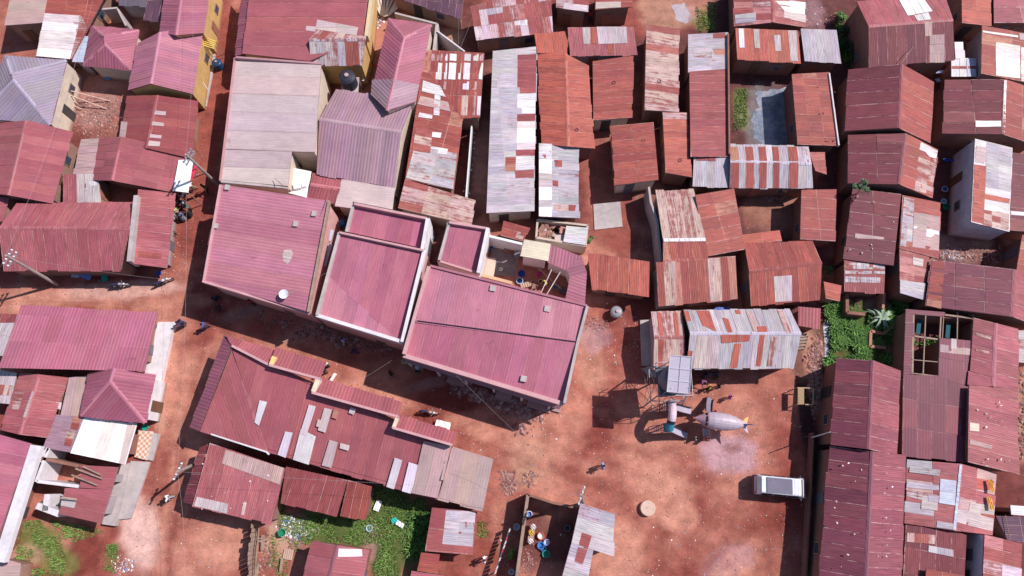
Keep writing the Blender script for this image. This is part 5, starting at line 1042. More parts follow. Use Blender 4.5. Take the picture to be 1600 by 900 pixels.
body = mb.build('fuselage', M_PLAS, r)
mb = MB(); mb.lathe(nz-d*.02-Vector((0,0,.1)), [(0,0),(.09,.02),(.1,.1),(.05,.18),(0,.2)], 10); mb.build('nose_cap', MC((.45,.10,.08)), r)
for s0,s1 in ((-1.15,-.55),(-.4,.4),(.55,1.15)):
    mb = MB()
    for k in range(3):
        a0 = s0+(s1-s0)*k/3; a1 = s0+(s1-s0)*(k+1)/3; q = []
        for a,t,rr in ((a0,.205,.575),(a1,.205,.575),(a1,.235,.635),(a0,.235,.635)):
            q.append(nz+d*L0*t+(sdv*math.sin(a)+Vector((0,0,1))*math.cos(a))*(rr+.015))
        mb.face(q)
    mb.build('cockpit_window', M_DARK, r)
def fin(pts, col, nm='tail_fin'):
    mb = MB(); a = [Vector(p) for p in pts]; nn = (a[1]-a[0]).cross(a[2]-a[0]).normalized()*.03
    mb.face([p+nn for p in a]); mb.face([p-nn for p in a][::-1])
    for p,q in zip(a, a[1:]+a[:1]): mb.face([p-nn,q-nn,q+nn,p+nn])
    mb.build(nm, MC(col), r)
e = tl
fin([e-d*.45+sdv*.15, e+sdv*.15, e+sdv*.75+d*.12, e+sdv*.6-d*.15], (.75,.45,.15)); fin([e-d*.45-sdv*.15, e-sdv*.15, e-sdv*.75+d*.15, e-sdv*.55-d*.1], (.55,.48,.58)); fin([e-d*.6+Vector((0,0,.15)), e+Vector((0,0,.12)), e+d*.45+Vector((0,0,.75)), e+d*.15+Vector((0,0,.75))], (.20,.12,.22))
for t in (.25,.7):
    for s in (-.4,.4):
        mb = MB(); p = nz+d*L0*t+sdv*s; mb.beam(Vector((p.x,p.y,0)), Vector((p.x,p.y,1.75)), .09,.09); mb.build('leg', M_STEEL, r)
chute(r, nz+d*L0*.3+sdv*.75+Vector((0,0,-.5)), P(1109,622,.15), .6, (.24,.20,.26,0))
mb = MB(); a = nz+d*L0*.27-sdv*.75+Vector((0,0,-.5)); b = P(1105,688,.05)
for s in (-.28,.28): mb.beam(a+d*s, b+d*s, .06,.06)
for k in range(7): p = a.lerp(b,(k+.5)/7); mb.beam(p-d*.28, p+d*.28, .1,.05)
mb.build('ladder', MC((.45,.38,.42)), r)

# ---------------------------------------------------------------- minivan
f = P(1259,763.5,1.0); b_ = P(1181,756,1.0); cdir = (f-b_); ang = math.atan2(cdir.y, cdir.x); LV = cdir.length; c = (f+b_)/2
r = empty('minivan', (c.x, c.y, 0), ang, 'white minivan with a grey roof panel, parked on the plaza by the perimeter wall', 'van')
st = [(-.5,.34,1.55,.80),(-.485,.3,1.72,.84),(-.45,.28,1.90,.85),(-.1,.28,1.95,.86),(.22,.28,1.94,.86),(.33,.28,1.86,.86),(.42,.28,1.38,.86),(.455,.28,1.08,.85),(.49,.3,.92,.80),(.5,.36,.8,.74)]
mb = MB(); rr = []
for x,zb,zt,w in st:
    k = min(1,(zt-.7)/1.2); wt = w-.16*k
    rr.append([Vector((x*LV, y, z)) for y,z in ((-w*.95,zb),(-w,zb+.15),(-w,min(zt-.03,1.0)),(-(w+wt)/2,(min(zt-.03,1.0)+zt)/2),(-wt,zt-.06),(-wt+.1,zt),(wt-.1,zt),(wt,zt-.06),((w+wt)/2,(min(zt-.03,1.0)+zt)/2),(w,min(zt-.03,1.0)),(w,zb+.15),(w*.95,zb))])
for i in range(len(rr)-1):
    for k in range(12): mb.face([rr[i][k], rr[i][(k+1)%12], rr[i+1][(k+1)%12], rr[i+1][k]], smooth=False)
mb.face(rr[0]); mb.face(rr[-1][::-1]); mb.build('body', MC((.72,.71,.76),.3,'car'), r, world=False)
mb = MB(); 
for i in range(9): mb.box((-.105*LV, -.56+i*.14, 1.975), (.50*LV,.11,.03))
mb.box((-.105*LV,0,1.962),(.51*LV,1.26,.02)); mb.build('roof_panel', MC((.16,.14,.19),.6), r, world=False)
for x in (.2,.27): mb = MB(); mb.box((x*LV,0,1.955),(.02,1.3,.012)); mb.build('roof_seam', M_STEEL, r, world=False)
def gl(q, nm='windscreen'): mb = MB(); mb.face([Vector(v) for v in q]); mb.face([Vector(v) for v in q][::-1]); mb.build(nm, M_GLASS, r, world=False)
gl([(.345*LV,-.68,1.84),(.345*LV,.68,1.84),(.452*LV,.78,1.12),(.452*LV,-.78,1.12)]); 
gl([(-.506*LV,-.68,1.05),(-.506*LV,.68,1.05),(-.462*LV,.62,1.86),(-.462*LV,-.62,1.86)], 'rear_window')
for s in (-1,1):
    for x0,x1 in ((-.42,-.2),(-.18,.08),(.1,.32)): gl([(x0*LV,s*.868,1.1),(x1*LV,s*.868,1.1),(x1*LV,s*.79,1.66),(x0*LV,s*.79,1.66)], 'side_window')
    for x in (-.32,.33):
        mb = MB(); ct = Vector((x*LV, s*.80, .32)); 
        mb.tube([ct-Vector((0,.1,0)), ct+Vector((0,.1,0))], .32, 18, (.02,.02,.02,0)); wh = mb.build('wheel', M_PLAS, r, world=False)
        mb = MB(); mb.tube([ct-Vector((0,.11,0)), ct+Vector((0,.11,0))], .17, 14, (.5,.5,.52,0)); mb.build('hubcap', M_PLAS, wh, world=False)
    mb = MB(); mb.box((.492*LV, s*.58, .72), (.1,.28,.16)); mb.build('headlight', M_WHITE, r, world=False)
    mb = MB(); mb.box((-.5*LV, s*.72, .95), (.06,.12,.4)); mb.build('tail_light', MC((.35,.03,.03),.4), r, world=False)
    mb = MB(); mb.box((.38*LV, s*.97, 1.12), (.1,.16,.2)); mb.build('wing_mirror', MC((.05,.05,.06)), r, world=False)
mb = MB(); mb.box((-.512*LV,0,.45),(.12,1.55,.22)); mb.build('rear_bumper', MC((.25,.10,.08)), r, world=False)
mb = MB(); mb.box((.507*LV,0,.45),(.12,1.5,.2)); mb.build('front_bumper', MC((.55,.55,.62)), r, world=False)

# ---------------------------------------------------------------- round concrete cover
r = empty('well_cover', P(1011,794,0), 0, 'round pale concrete cover standing in the middle of the plaza', 'well cover')
mb = MB(); mb.lathe(P(1011,794,0), [(.66,0),(.66,.38),(.62,.42),(0,.44)], 36, smooth=False); mb.build('slab', plain('well_concrete',(.62,.42,.34),.9,.25,3), r)
mb = MB(); mb.lathe(P(1011,793,.43), [(.07,0),(.07,.03),(0,.035)], 12); mb.build('handle', M_CONC, r)

# ---------------------------------------------------------------- people
def skin(verts, edges, radii, mat, name, sub=1):
    me = bpy.data.meshes.new(name); me.from_pydata(verts, edges, []); o = bpy.data.objects.new(name, me); COL.objects.link(o)
    m = o.modifiers.new('s', 'SKIN'); m.use_smooth_shade = True
    for i, v in enumerate(me.skin_vertices[0].data):
        v.radius = (radii[i], radii[i]) if not isinstance(radii[i], tuple) else radii[i]; v.use_root = (i == 0)
    s = o.modifiers.new('u', 'SUBSURF'); s.levels = sub
    dg = bpy.context.evaluated_depsgraph_get(); nm = bpy.data.meshes.new_from_object(o.evaluated_get(dg)); nm.name = name
    bpy.data.objects.remove(o); bpy.data.meshes.remove(me); nm.materials.clear(); nm.materials.append(mat)
    for p in nm.polygons: p.use_smooth = True
    return nm
def figure(kind):
    # joints in metres, figure faces +X, pelvis first
    lean, hipz, kn, st_ = {'stand': (0,.92,0,.04), 'walk': (.06,.90,.05,.26), 'bend': (.5,.88,.04,.05), 'sit': (.05,.46,.42,0)}[kind]
    J = {}; pel = Vector((0,0,hipz)); 
    def sp(h): return pel+Vector((lean*h*1.1, 0, h*math.sqrt(max(.2,1-lean*lean))))
    V = [pel, sp(.22), sp(.42), sp(.50), sp(.60)]; E = [(0,1),(1,2),(2,3),(3,4)]; Rr = [(.15,.12),(.14,.10),(.16,.11),.055,.055]
    head = sp(.70)+Vector((.02,0,0)); V += [head, head+Vector((0,0,.07))]; E += [(4,5),(5,6)]; Rr += [.098,.085]
    nose = len(V); V.append(head+Vector((.105,0,.0))); E.append((5,nose)); Rr.append(.02)
    for s in (-1,1): i = len(V); V.append(head+Vector((0,s*.1,.0))); E.append((5,i)); Rr.append(.018)
    arms = {}
    for s in (-1,1):
        sh = sp(.44)+Vector((0,s*.19,0)); sw = s*.18 if kind == 'walk' else .06
        el = sh+Vector((sw+ (.12 if kind in('bend','sit') else 0), s*.06, -.27)); wr = el+Vector((.08+sw*.6+(.12 if kind in ('bend','sit') else 0), -s*.02, -.22)); hd = wr+Vector((.03,0,-.08))
        b = len(V); V += [sh,el,wr,hd]; E += [(2,b),(b,b+1),(b+1,b+2),(b+2,b+3)]; Rr += [.062,.045,.03,(.035,.02)]
        for q in range(4): i = len(V); V.append(hd+Vector((.02+.01*q-.015, (q-1.5)*.02, -.065-.012*(q in (1,2))))); E.append((b+3,i)); Rr.append(.009)
        i = len(V); V.append(wr+Vector((.06,-s*.02,-.07))); E.append((b+2,i)); Rr.append(.010)
        arms[s] = (sh,el,wr)
    legs = {}
    for s in (-1,1):
        hp = pel+Vector((0,s*.09,-.04))
        if kind == 'sit': k = hp+Vector((.42,s*.03,.02)); an = k+Vector((.02,0,-.40)); 
        else: k = pel+Vector((st_*s*.55+.03, s*.10, -.44)); an = Vector((pel.x+st_*s*(1.0), s*.10, .08))
        ft = an+Vector((.17,s*.02,-.05)); b = len(V); V += [hp,k,an,ft]; E += [(0,b),(b,b+1),(b+1,b+2),(b+2,b+3)]; Rr += [.09,.062,.04,.035]; legs[s] = (hp,k,an)
    body = skin([tuple(v) for v in V], E, Rr, M_SKIN, 'person_'+kind)
    sV = [sp(.02), sp(.24), sp(.43)]; sE = [(0,1),(1,2)]; sR = [(.175,.14),(.165,.125),(.18,.13)]
    for s in (-1,1):
        sh,el,wr = arms[s]; b = len(sV); sV += [sh, el]; sE += [(2,b),(b,b+1)]; sR += [.082,.065]
    shirt = skin([tuple(v) for v in sV], sE, sR, M_CLOTH, 'shirt_'+kind)
    tV = [pel+Vector((0,0,.05)), pel-Vector((0,0,.05))]; tE = [(0,1)]; tR = [(.165,.13),(.165,.13)]
    for s in (-1,1):
        hp,k,an = legs[s]; b = len(tV); tV += [hp-Vector((0,0,.03)),k,an+Vector((0,0,.05))]; tE += [(1,b),(b,b+1),(b+1,b+2)]; tR += [.11,.085,.07]
    tr_ = skin([tuple(v) for v in tV], tE, tR, M_CLOTH, 'trousers_'+kind)
    sm = MB(); hz = hipz; kx = .2 if kind == 'sit' else .02
    sm.lathe((kx*.3,0,0), [(.17,hz+.08),(.2,hz-.1),(.24,hz*.6),(.28,.28)], 16, sx=1.1)
    sk_ = sm.build('skirt_'+kind, M_CLOTH); skm = sk_.data; bpy.data.objects.remove(sk_)
    hm = MB(); hm.lathe(head+Vector((-.015,0,-.02)), [(0,.155),(.06,.145),(.1,.09),(.108,.03),(.095,-.03)][::-1], 14); ho = hm.build('hair_'+kind, M_HAIR); hme = ho.data; bpy.data.objects.remove(ho)
    for p in hme.polygons: p.use_smooth = True
    return body, shirt, tr_, skm, hme
FIG = {k: figure(k) for k in ('stand','walk','bend','sit')}
def person(px, py, kind, head, top, bottom, label, skirt=False, hair=None, scale=1.0, z=0.0, group=None):
    body, shirt, trs, skm, hme = FIG[kind]; g = P(px, py, z)
    o = bpy.data.objects.new('person', body); COL.objects.link(o); o.location = g; o.rotation_euler = (0,0,R(head)); o.scale = (scale,)*3
    tag(o, label, 'person', group)
    for nm, me, c in (('shirt', shirt, top), ('skirt' if skirt else 'trousers', skm if skirt else trs, bottom), ('hair' if hair is None else 'hat', hme, hair)):
        q = bpy.data.objects.new(nm, me); COL.objects.link(q); q.parent = o
        if c is not None:
            q.material_slots[0].link = 'OBJECT'; q.material_slots[0].material = MC(c, .85, 'cloth')
    return o
W_ = (.72,.70,.72); NV = (.02,.03,.09); BK = (.02,.02,.025); RD = (.40,.03,.04); BL = (.05,.12,.42); MG = (.45,.06,.22); TE = (.02,.25,.22); YL = (.65,.48,.08); KH = (.3,.22,.13); LL = (.42,.36,.55); OR = (.55,.2,.06)
GM = None
person(306,297,'walk',200,W_,KH,'person in a white shirt walking just below the red market cloth')
person(326,299,'walk',260,BK,BK,'person all in black walking in the shaded left street', scale=1.05)
person(293,313,'stand',-30,W_,(.3,.05,.06),'person in white top with a red hem above the crowded market stall')
person(278,315,'stand',-60,LL,NV,'person in a lilac shirt under the corner of the white awning')
person(286,321,'bend',-70,(.22,.02,.06),BK,'person in dark maroon leaning over the market stall')
person(293,324,'stand',170,(.6,.55,.65),(.2,.02,.05),'person in pale grey beside the maroon-clad one at the stall', skirt=True)
person(301,330,'stand',200,TE,BK,'person in a teal top at the right side of the market crowd')
person(299,337,'bend',100,(.35,.10,.06),BK,'person in rusty red bending behind the teal-topped one', skirt=True)
person(275,334,'stand',20,NV,W_,'person in navy and white against the orange-red lean-to wall')
person(289,343,'walk',-40,(.12,.16,.32),(.28,.28,.36),'person in a blue top and wide grey skirt, lowest right of the market crowd', skirt=True)
person(274,345,'sit',0,BK,BK,'person in black with a white cap seated by the orange-red lean-to', hair=W_)
person(269,366,'sit',-20,BK,(.03,.02,.02),'dark-clad person seated alone beside the orange-red lean-to', skirt=True)
person(288,510,'stand',40,(.10,.05,.20),BK,'person in dark purple standing with another at the crossroads corner')
person(292,507,'stand',200,(.05,.05,.18),NV,'person in dark blue next to the purple-clad one at the crossroads')
person(325,513,'walk',15,BL,NV,'person in bright blue walking alone at the crossroads')
person(270,779,'walk',20,W_,(.35,.35,.40),'person in a white shirt walking on the lower left dirt track')
person(539,535,'walk',60,(.30,.45,.85),(.5,.6,.85),'person in pale blue crossing the shaded main street')
person(556,552,'walk',-20,NV,(.03,.04,.2),'person in navy blue in the shaded main street, left of the hall')
person(613,586,'stand',10,BK,BK,'person in black standing in the hall shadow on the main street')
person(339,471,'sit',60,BK,NV,'person in dark clothes squatting below the big pink corner building')
person(346,486,'sit',130,(.05,.03,.06),BK,'person in black sitting in the street shadow near the corner building')
person(398,476,'stand',-90,RD,BK,'person in red against the front wall of the corner building')
person(513,573,'stand',-60,(.75,.72,.72),BK,'person in white serving at the kiosk behind the stepped parapet')
person(511,583,'stand',120,BK,(.2,.05,.06),'person in black leaning at the kiosk behind the stepped parapet')
person(645,568,'stand',-40,MG,BK,'person in magenta beside the blue basins at the hall front')
person(655,584,'sit',90,(.03,.06,.05),(.1,.25,.06),'person in dark green sitting in front of the blue basin table')
person(1136,622,'walk',20,(.42,.08,.42),(.35,.10,.38),'small child in purple on the plaza above the lilac plane', scale=.75)
person(1105,607,'walk',190,YL,BK,'child in a yellow shirt near the long zinc gable', scale=.8)
person(1119,605,'walk',200,BK,NV,'child in black right of the yellow-shirted one', scale=.85)
person(1096,590,'stand',-90,NV,BK,'person in navy in the shade of the long zinc gable')
person(1102,586,'stand',200,(.08,.12,.25),BK,'person in slate blue in the shade under the zinc eave')
person(1092,597,'bend',-60,(.35,.10,.30),BK,'person in mauve bending at the edge of the zinc gable shade')
person(1115,584,'sit',-80,(.03,.04,.12),BK,'person in dark blue sitting against the zinc gabled house')
person(1112,645,'stand',100,(.60,.03,.08),BK,'child in bright red at the top of the dark slide', scale=.75, z=1.2)
person(1090,645,'bend',-60,(.30,.10,.07),(.2,.05,.05),'child in brownish red climbing at the nose of the lilac plane', scale=.8)
person(1100,686,'walk',10,(.55,.08,.05),(.6,.25,.15),'child in orange-red at the foot of the plane ladder', scale=.8)
person(1084,686,'walk',190,(.5,.4,.42),(.15,.1,.1),'small child in a pale top left of the orange-red one', scale=.65)
person(939,729,'walk',20,(.20,.35,.75),(.55,.58,.6),'person in blue and white walking alone across the plaza')
person(757,873,'walk',25,W_,(.65,.60,.55),'person in white walking by the track at the bottom')
person(921,33,'stand',-90,RD,NV,'person in red standing in the dark doorway at the top')
person(932,31,'stand',-90,(.12,.2,.55),RD,'person in blue and red in the dark doorway at the top')
person(854,446,'bend',200,YL,(.4,.35,.5),'person in yellow washing clothes in the courtyard')
person(245,655,'stand',0,(.5,.08,.08),W_,'person in red and white beside the small pink hipped house')

# ---------------------------------------------------------------- motorbikes
def motorbike(px, py, deg, tankc, label):
    r = empty('motorbike', P(px, py, 0), R(deg), label, 'motorbike', 'motorbikes parked on the streets')
    for x in (-.62,.62):
        mb = MB(); 
        pts = [Vector((x+.29*math.cos(a*6.28318/18), 0, .31+.29*math.sin(a*6.28318/18))) for a in range(19)]; mb.tube(pts, .05, 6, (.015,.015,.015,0), cap=False); w = mb.build('wheel', M_PLAS, r, world=False)
        mb = MB()
        for a in range(6): mb.beam((x,0,.31), (x+.26*math.cos(a*1.047),0,.31+.26*math.sin(a*1.047)), .02,.02,(.4,.4,.4,0))
        mb.build('spokes', M_PLAS, w, world=False)
    mb = MB(); mb.tube([(-.62,0,.31),(-.2,0,.5),(.2,0,.45),(.45,0,.8),(.62,0,.31)], .04, 6); mb.build('frame', MC(BK), r, world=False)
    mb = MB(); mb.box((0,0,.42),(.4,.22,.3)); mb.build('engine', MC((.12,.12,.13)), r, world=False)
    mb = MB(); mb.tube([(-.02,0,.82),(.12,0,.87),(.35,0,.84)], [.09,.14,.08], 10); mb.build('fuel_tank', MC(tankc,.3), r, world=False)
    mb = MB(); mb.tube([(-.75,0,.84),(-.5,0,.83),(-.05,0,.80)], [.08,.13,.1], 8); mb.build('saddle', MC((.03,.03,.08)), r, world=False)
    mb = MB(); mb.tube([(.30,-.36,.98),(.42,-.18,1.0),(.42,.18,1.0),(.30,.36,.98)], .022, 6); mb.build('handlebar', M_STEEL, r, world=False)
    mb = MB(); mb.lathe((.52,0,.82), [(0,-.08),(.08,-.05),(.09,.06),(0,.08)], 10); mb.build('headlight', M_WHITE, r, world=False)
    mb = MB(); mb.box((.62,0,.64),(.42,.12,.02)); mb.build('mudguard', MC(tankc,.3), r, world=False)
motorbike(671,645,-8,(.45,.28,.24),'motorbike standing alone on the sunlit main street, dark seat and pale front')
motorbike(192,448,5,(.35,.30,.38),'motorbike parked in front of the long rusty-pink shop roof, left one of two')
motorbike(259,443,25,(.65,.55,.55),'motorbike with a pale front, parked near the crossroads under the lean-to corner')

# ---------------------------------------------------------------- market things
r = empty('market_awning', P(285,275,0), 0, 'bright white sheet awning on posts at the edge of the left street', 'market awning')
q = [P(x,y,3.0) for x,y in ((279,250),(302,249),(294,301),(270,298))]; q = q[::-1] if area2([(a.x,a.y) for a in q])<0 else q
mb = MB(); mb.face(q); mb.face([a-Vector((0,0,.04)) for a in q[::-1]]); mb.build('awning_sheet', MC((.85,.84,.84),.6), r)
for a in q: mb = MB(); mb.beam((a.x,a.y,0),(a.x,a.y,2.96),.07,.07); mb.build('post', M_WOOD, r)
def cloth(px, py, w, l, deg, col, z, label, name='hanging_cloth', cat='cloth', amp=.035):
    c = P(px, py, z); mb = MB(); n = 8; M = Matrix.Translation(c) @ Matrix.Rotation(R(deg), 4, 'Z'); rg = random.Random(int(px+py))
    hs = [[amp*math.sin(i*1.9+j*.6)+rg.uniform(-amp,amp)*.5 for j in range(n+1)] for i in range(n+1)]
    for i in range(n):
        for j in range(n):
            qd = [M @ Vector((w*(u/n-.5), l*(v/n-.5), hs[u][v])) for u,v in ((i,j),(i+1,j),(i+1,j+1),(i,j+1))]
            mb.face(qd, (*col,0), smooth=True); mb.face([p-Vector((0,0,.02)) for p in qd[::-1]], (*col,0), smooth=True)
    o = mb.build(name, M_CLOTH); tag(o, label, cat); return o
cloth(302,268,.35,1.9,-12,(.62,.03,.10),1.3,'bright red cloth hanging beside the white market awning')
def table(px, py, w, l, deg, label, goods):
    g = P(px, py, 0); r = empty('market_table', g, R(deg), label, 'market table')
    mb = MB(); mb.box((0,0,.74),(w,l,.05)); mb.build('tabletop', M_WOOD, r, world=False)
    for sx,sy in ((-1,-1),(1,-1),(1,1),(-1,1)): mb = MB(); mb.beam((sx*w*.44,sy*l*.44,0),(sx*w*.44,sy*l*.44,.72),.06,.06); mb.build('leg', M_WOOD, r, world=False)
    M = Matrix.LocRotScale(g, Matrix.Rotation(R(deg),3,'Z').to_euler(), None); rg = random.Random(int(px))
    for i,(x,y,c,lab) in enumerate(goods):
        p = M @ Vector((x,y,.77)); mb = MB(); cols = [(c[0]*f,c[1]*f,c[2]*f,0) for f in (.8,1,1.1)]
        mb.lathe(p, [(.12,0),(.2,.12),(.21,.13),(.18,.11),(0,.09)], 14, cols[1]); o = mb.build('basin', M_PLAS); tag(o, lab, 'basin')
table(277,328,.9,1.3,10,'market table covered with pale goods among the crowd',[(-.1,.35,(.75,.75,.7),'white basin on the crowded market table, upper one'),(.15,-.3,(.45,.6,.2),'green basin on the crowded market table'),(-.2,-.1,(.75,.7,.3),'pale yellow basin on the crowded market table')])
table(655,573,1.1,.9,-15,'table holding blue basins at the front of the biggest pink hall',[(-.2,.15,(.1,.35,.7),'deep blue basin on the table at the hall front'),(.22,.1,(.35,.6,.8),'sky blue basin on the table at the hall front'),(0,-.22,(.55,.7,.8),'pale blue basin on the table at the hall front')])
def basin(px, py, rad, col, label, z=.0, full=True, h=.28, cat='basin', nm='basin', inner=None):
    mb = MB(); c = (*col,0); ic = (*inner,0) if inner else tuple(x*.7 for x in col)+(0,)
    mb.lathe(P(px,py,z), [(0,0),(rad*.75,0),(rad,h),(rad+.03,h),(rad+.03,h+.015),(rad-.03,h+.01)], 20, c); mb.lathe(P(px,py,z), [(rad-.03,h+.01),(rad*.74,h*.35),(0,h*.3)], 20, ic)
    o = mb.build(nm, M_PLAS); tag(o, label, cat)
basin(845,837,.30,(.55,.05,.05),'red basin with pale water in the walled washing yard',inner=(.75,.6,.55)); basin(845,852,.28,(.03,.22,.65),'bright blue basin in the walled washing yard')
basin(854,847,.24,(.35,.35,.6),'lilac basin between the blue and green ones in the walled yard',inner=(.5,.5,.65)); basin(853,865,.30,(.02,.30,.22),'sea-green basin, lowest of the group in the walled yard')
basin(849,857,.22,(.02,.06,.2),'dark blue basin between the bright blue and sea-green ones'); basin(827,803,.24,(.6,.68,.8),'white and blue basin by the top of the brick yard wall',inner=(.1,.2,.5))
basin(886,825,.26,(.25,.22,.24),'grey ring-shaped tub beside the pale zinc roof',inner=(.05,.04,.05)); basin(812,440,.30,(.35,.5,.75),'sky blue basin in the courtyard',inner=(.04,.08,.2)); basin(815,429,.33,(.02,.06,.35),'dark blue basin in the courtyard',.0)
basin(845,441,.22,(.55,.42,.30),'tan ring-shaped basket in the courtyard',inner=(.12,.06,.08)); basin(868,450,.28,(.22,.24,.25),'grey pot in the shaded corner of the courtyard'); basin(229,668,.26,(.02,.38,.30),'turquoise basin on the street below the small pink hipped house')
basin(1474,297,.28,(.5,.6,.8),'pale blue basin in the alley by the lilac-walled house',inner=(.1,.1,.3)); basin(1489,308,.30,(.03,.10,.4),'navy basin in the alley by the lilac-walled house'); basin(1477,325,.35,(.02,.22,.12),'dark green tub in the alley by the lilac-walled house'); basin(1472,316,.26,(.4,.6,.75),'light blue basin just above the dark green tub in the alley')
basin(735,200,.16,(.7,.6,.1),'small yellow bowl in the narrow passage by the patchwork roof'); basin(712,224,.2,(.02,.35,.2),'small green bowl at the edge of the patchwork roof passage'); basin(442,832-0,.3,(.02,.28,.14),'green basin thrown on top of the rubbish heap',.3)
basin(578,825,.26,(.45,.6,.7),'pale blue basin lying in the grass'); basin(632,565,.22,(.75,.75,.4),'pale yellow jerrycan-like tub at the hall corner, left of a pair'); basin(639,567,.2,(.65,.65,.35),'dull yellow tub at the hall corner, right of a pair'); basin(694,579,.25,(.25,.4,.65),'blue basin at the hall front further right')
basin(767,387,.2,(.05,.2,.6),'small blue basin against the white courtyard wall'); basin(783,422,.14,(.8,.8,.8),'small white bowl on the grey courtyard floor'); basin(807,823,.26,(.55,.6,.66),'pale basin in the ditch left of the brick yard wall'); basin(799,893,.22,(.5,.55,.6),'pale basin lowest in the ditch left of the yard wall')
for px,py,w,l,dg,c,z,lab in ((163,434,.5,.7,20,(.02,.38,.30),.5,'turquoise cloth lying in front of the long rusty-pink shop'),(132,431,1.3,.5,-20,(.2,.3,.65),.6,'pale blue clothes heap below the long rusty-pink shop eave'),(118,431,.8,.3,0,(.6,.6,.7),.6,'whitish cloth left of the pale blue clothes heap'),(248,427,.5,.5,30,(.06,.08,.35),.6,'dark blue bundle under the square lean-to eave'),
    (169,121,.7,.45,10,(.10,.35,.6),.5,'blue plastic sheet in the shaded yard below the small pink hip'),(108,106,.4,.7,20,(.02,.05,.45),.6,'deep blue cloth beside the slate hipped roof'),(843,428,.5,.4,30,(.45,.02,.20),.3,'magenta cloth on the courtyard ground'),(571,118,.3,1.3,-18,(.75,.75,.8),1.2,'white laundry hanging beside the black water tank'),(574,108,.25,.5,-18,(.05,.08,.4),1.2,'dark blue laundry beside the black water tank'),(585,102,.25,.4,-18,(.55,.03,.08),.9,'red rag on the narrow path by the long pink hipped roof'),
    (590,790,.5,.9,-20,(.8,.8,.8),.3,'white sack lying in the middle of the grass'),(616,813,.5,.4,20,(.02,.40,.38),.3,'turquoise cloth lying on the grass'),(625,819,.7,.4,-30,(.75,.75,.78),.3,'white cloth right of the turquoise one on the grass'),(692,664,1.35,.7,-14,(.85,.83,.8),.5,'white board lying on the main street beside the stepped parapet'),(520,590,.9,.3,60,(.75,.72,.7),.7,'white kiosk counter cloth at the stepped parapet'),
    (1549,759,.35,1.0,4,(.72,.32,.06),3.0,'orange mattress at the right edge of the patchwork roof, upper one'),(1548,786,.38,1.05,0,(.75,.36,.06),2.9,'orange mattress at the right edge of the patchwork roof, lower one'),(1450,107,1.2,.5,10,(.12,.25,.6),.4,'blue tarpaulin scraps in the dark gap below the tall red barn'),(1468,112,.9,.4,0,(.4,.5,.7),.5,'pale blue scrap sheet at the right of the dark gap'),(1466,125,.5,.4,20,(.45,.55,.75),.4,'pale blue rag below the scrap sheets in the dark gap'),
    (1482,250,1.0,.35,0,(.03,.06,.3),.4,'navy cloth on the ground at the alley top by the lilac wall'),(1130,484,1.6,.5,0,(.10,.18,.5),.4,'blue tarpaulin in the gap above the long zinc gable'),(1353,10,.01,.01,0,(.1,.1,.1),.1,'')):
    if lab: cloth(px,py,w,l,dg,c,z,lab, 'cloth_piece' if 'mattress' not in lab else 'mattress', 'cloth' if 'mattress' not in lab else 'mattress')
# laundry line of red and white rags in the bottom yard
r = empty('laundry_line', P(785,850,0), 0, 'sagging line of red and white rags between the track and the ditch at the bottom', 'laundry line')
a = P(796,826,1.5); b = P(772,898,1.5); mb = MB(); mb.tube([a,b], .012, 4); mb.build('line', M_STEEL, r)
rg = random.Random(8)
for i in range(11):
    p = a.lerp(b,(i+.5)/11); d = (b-a).normalized(); c = rg.choice([(.55,.03,.05,0),(.75,.72,.75,0),(.65,.6,.65,0),(.05,.05,.08,0)]); mb = MB(); h = rg.uniform(.4,.7)
    mb.face([p-d*.16, p+d*.16, p+d*.14+Vector((.12,0,-h)), p-d*.15+Vector((.14,0,-h))], c); mb.face([p-d*.15+Vector((.12,0,-h)), p+d*.14+Vector((.10,0,-h)), p+d*.16-Vector((.02,0,0)), p-d*.16-Vector((.02,0,0))], c); mb.build('rag', M_CLOTH, r)
for p in (a,b): mb = MB(); mb.beam((p.x,p.y,0), p+Vector((0,0,.1)), .06,.06); mb.build('post', M_WOOD, r)
# bench with goods in washing yard
r = empty('wash_bench', P(830,832,0), 0, 'narrow bench heaped with pale washing beside the brick yard wall', 'bench')
mb = MB(); mb.beam(P(833,820,.5), P(828,848,.5), .5,.06); mb.build('seat', M_WOOD, r)
for p in ((834,821),(829,847)): mb = MB(); mb.beam(P(*p,0), P(*p,.48), .4,.08); mb.build('leg', M_WOOD, r)
for x,y,c,l in ((833,823,(.7,.62,.62),'pinkish washing heap at the top end of the yard bench'),(830,832,(.7,.45,.08),'mustard yellow cloth in the middle of the yard bench'),(829,845,(.75,.68,.68),'pale washing heap at the bottom end of the yard bench')):
    cloth(x,y,.4,.45,30,c,.62,l,'cloth_piece','cloth',.09)
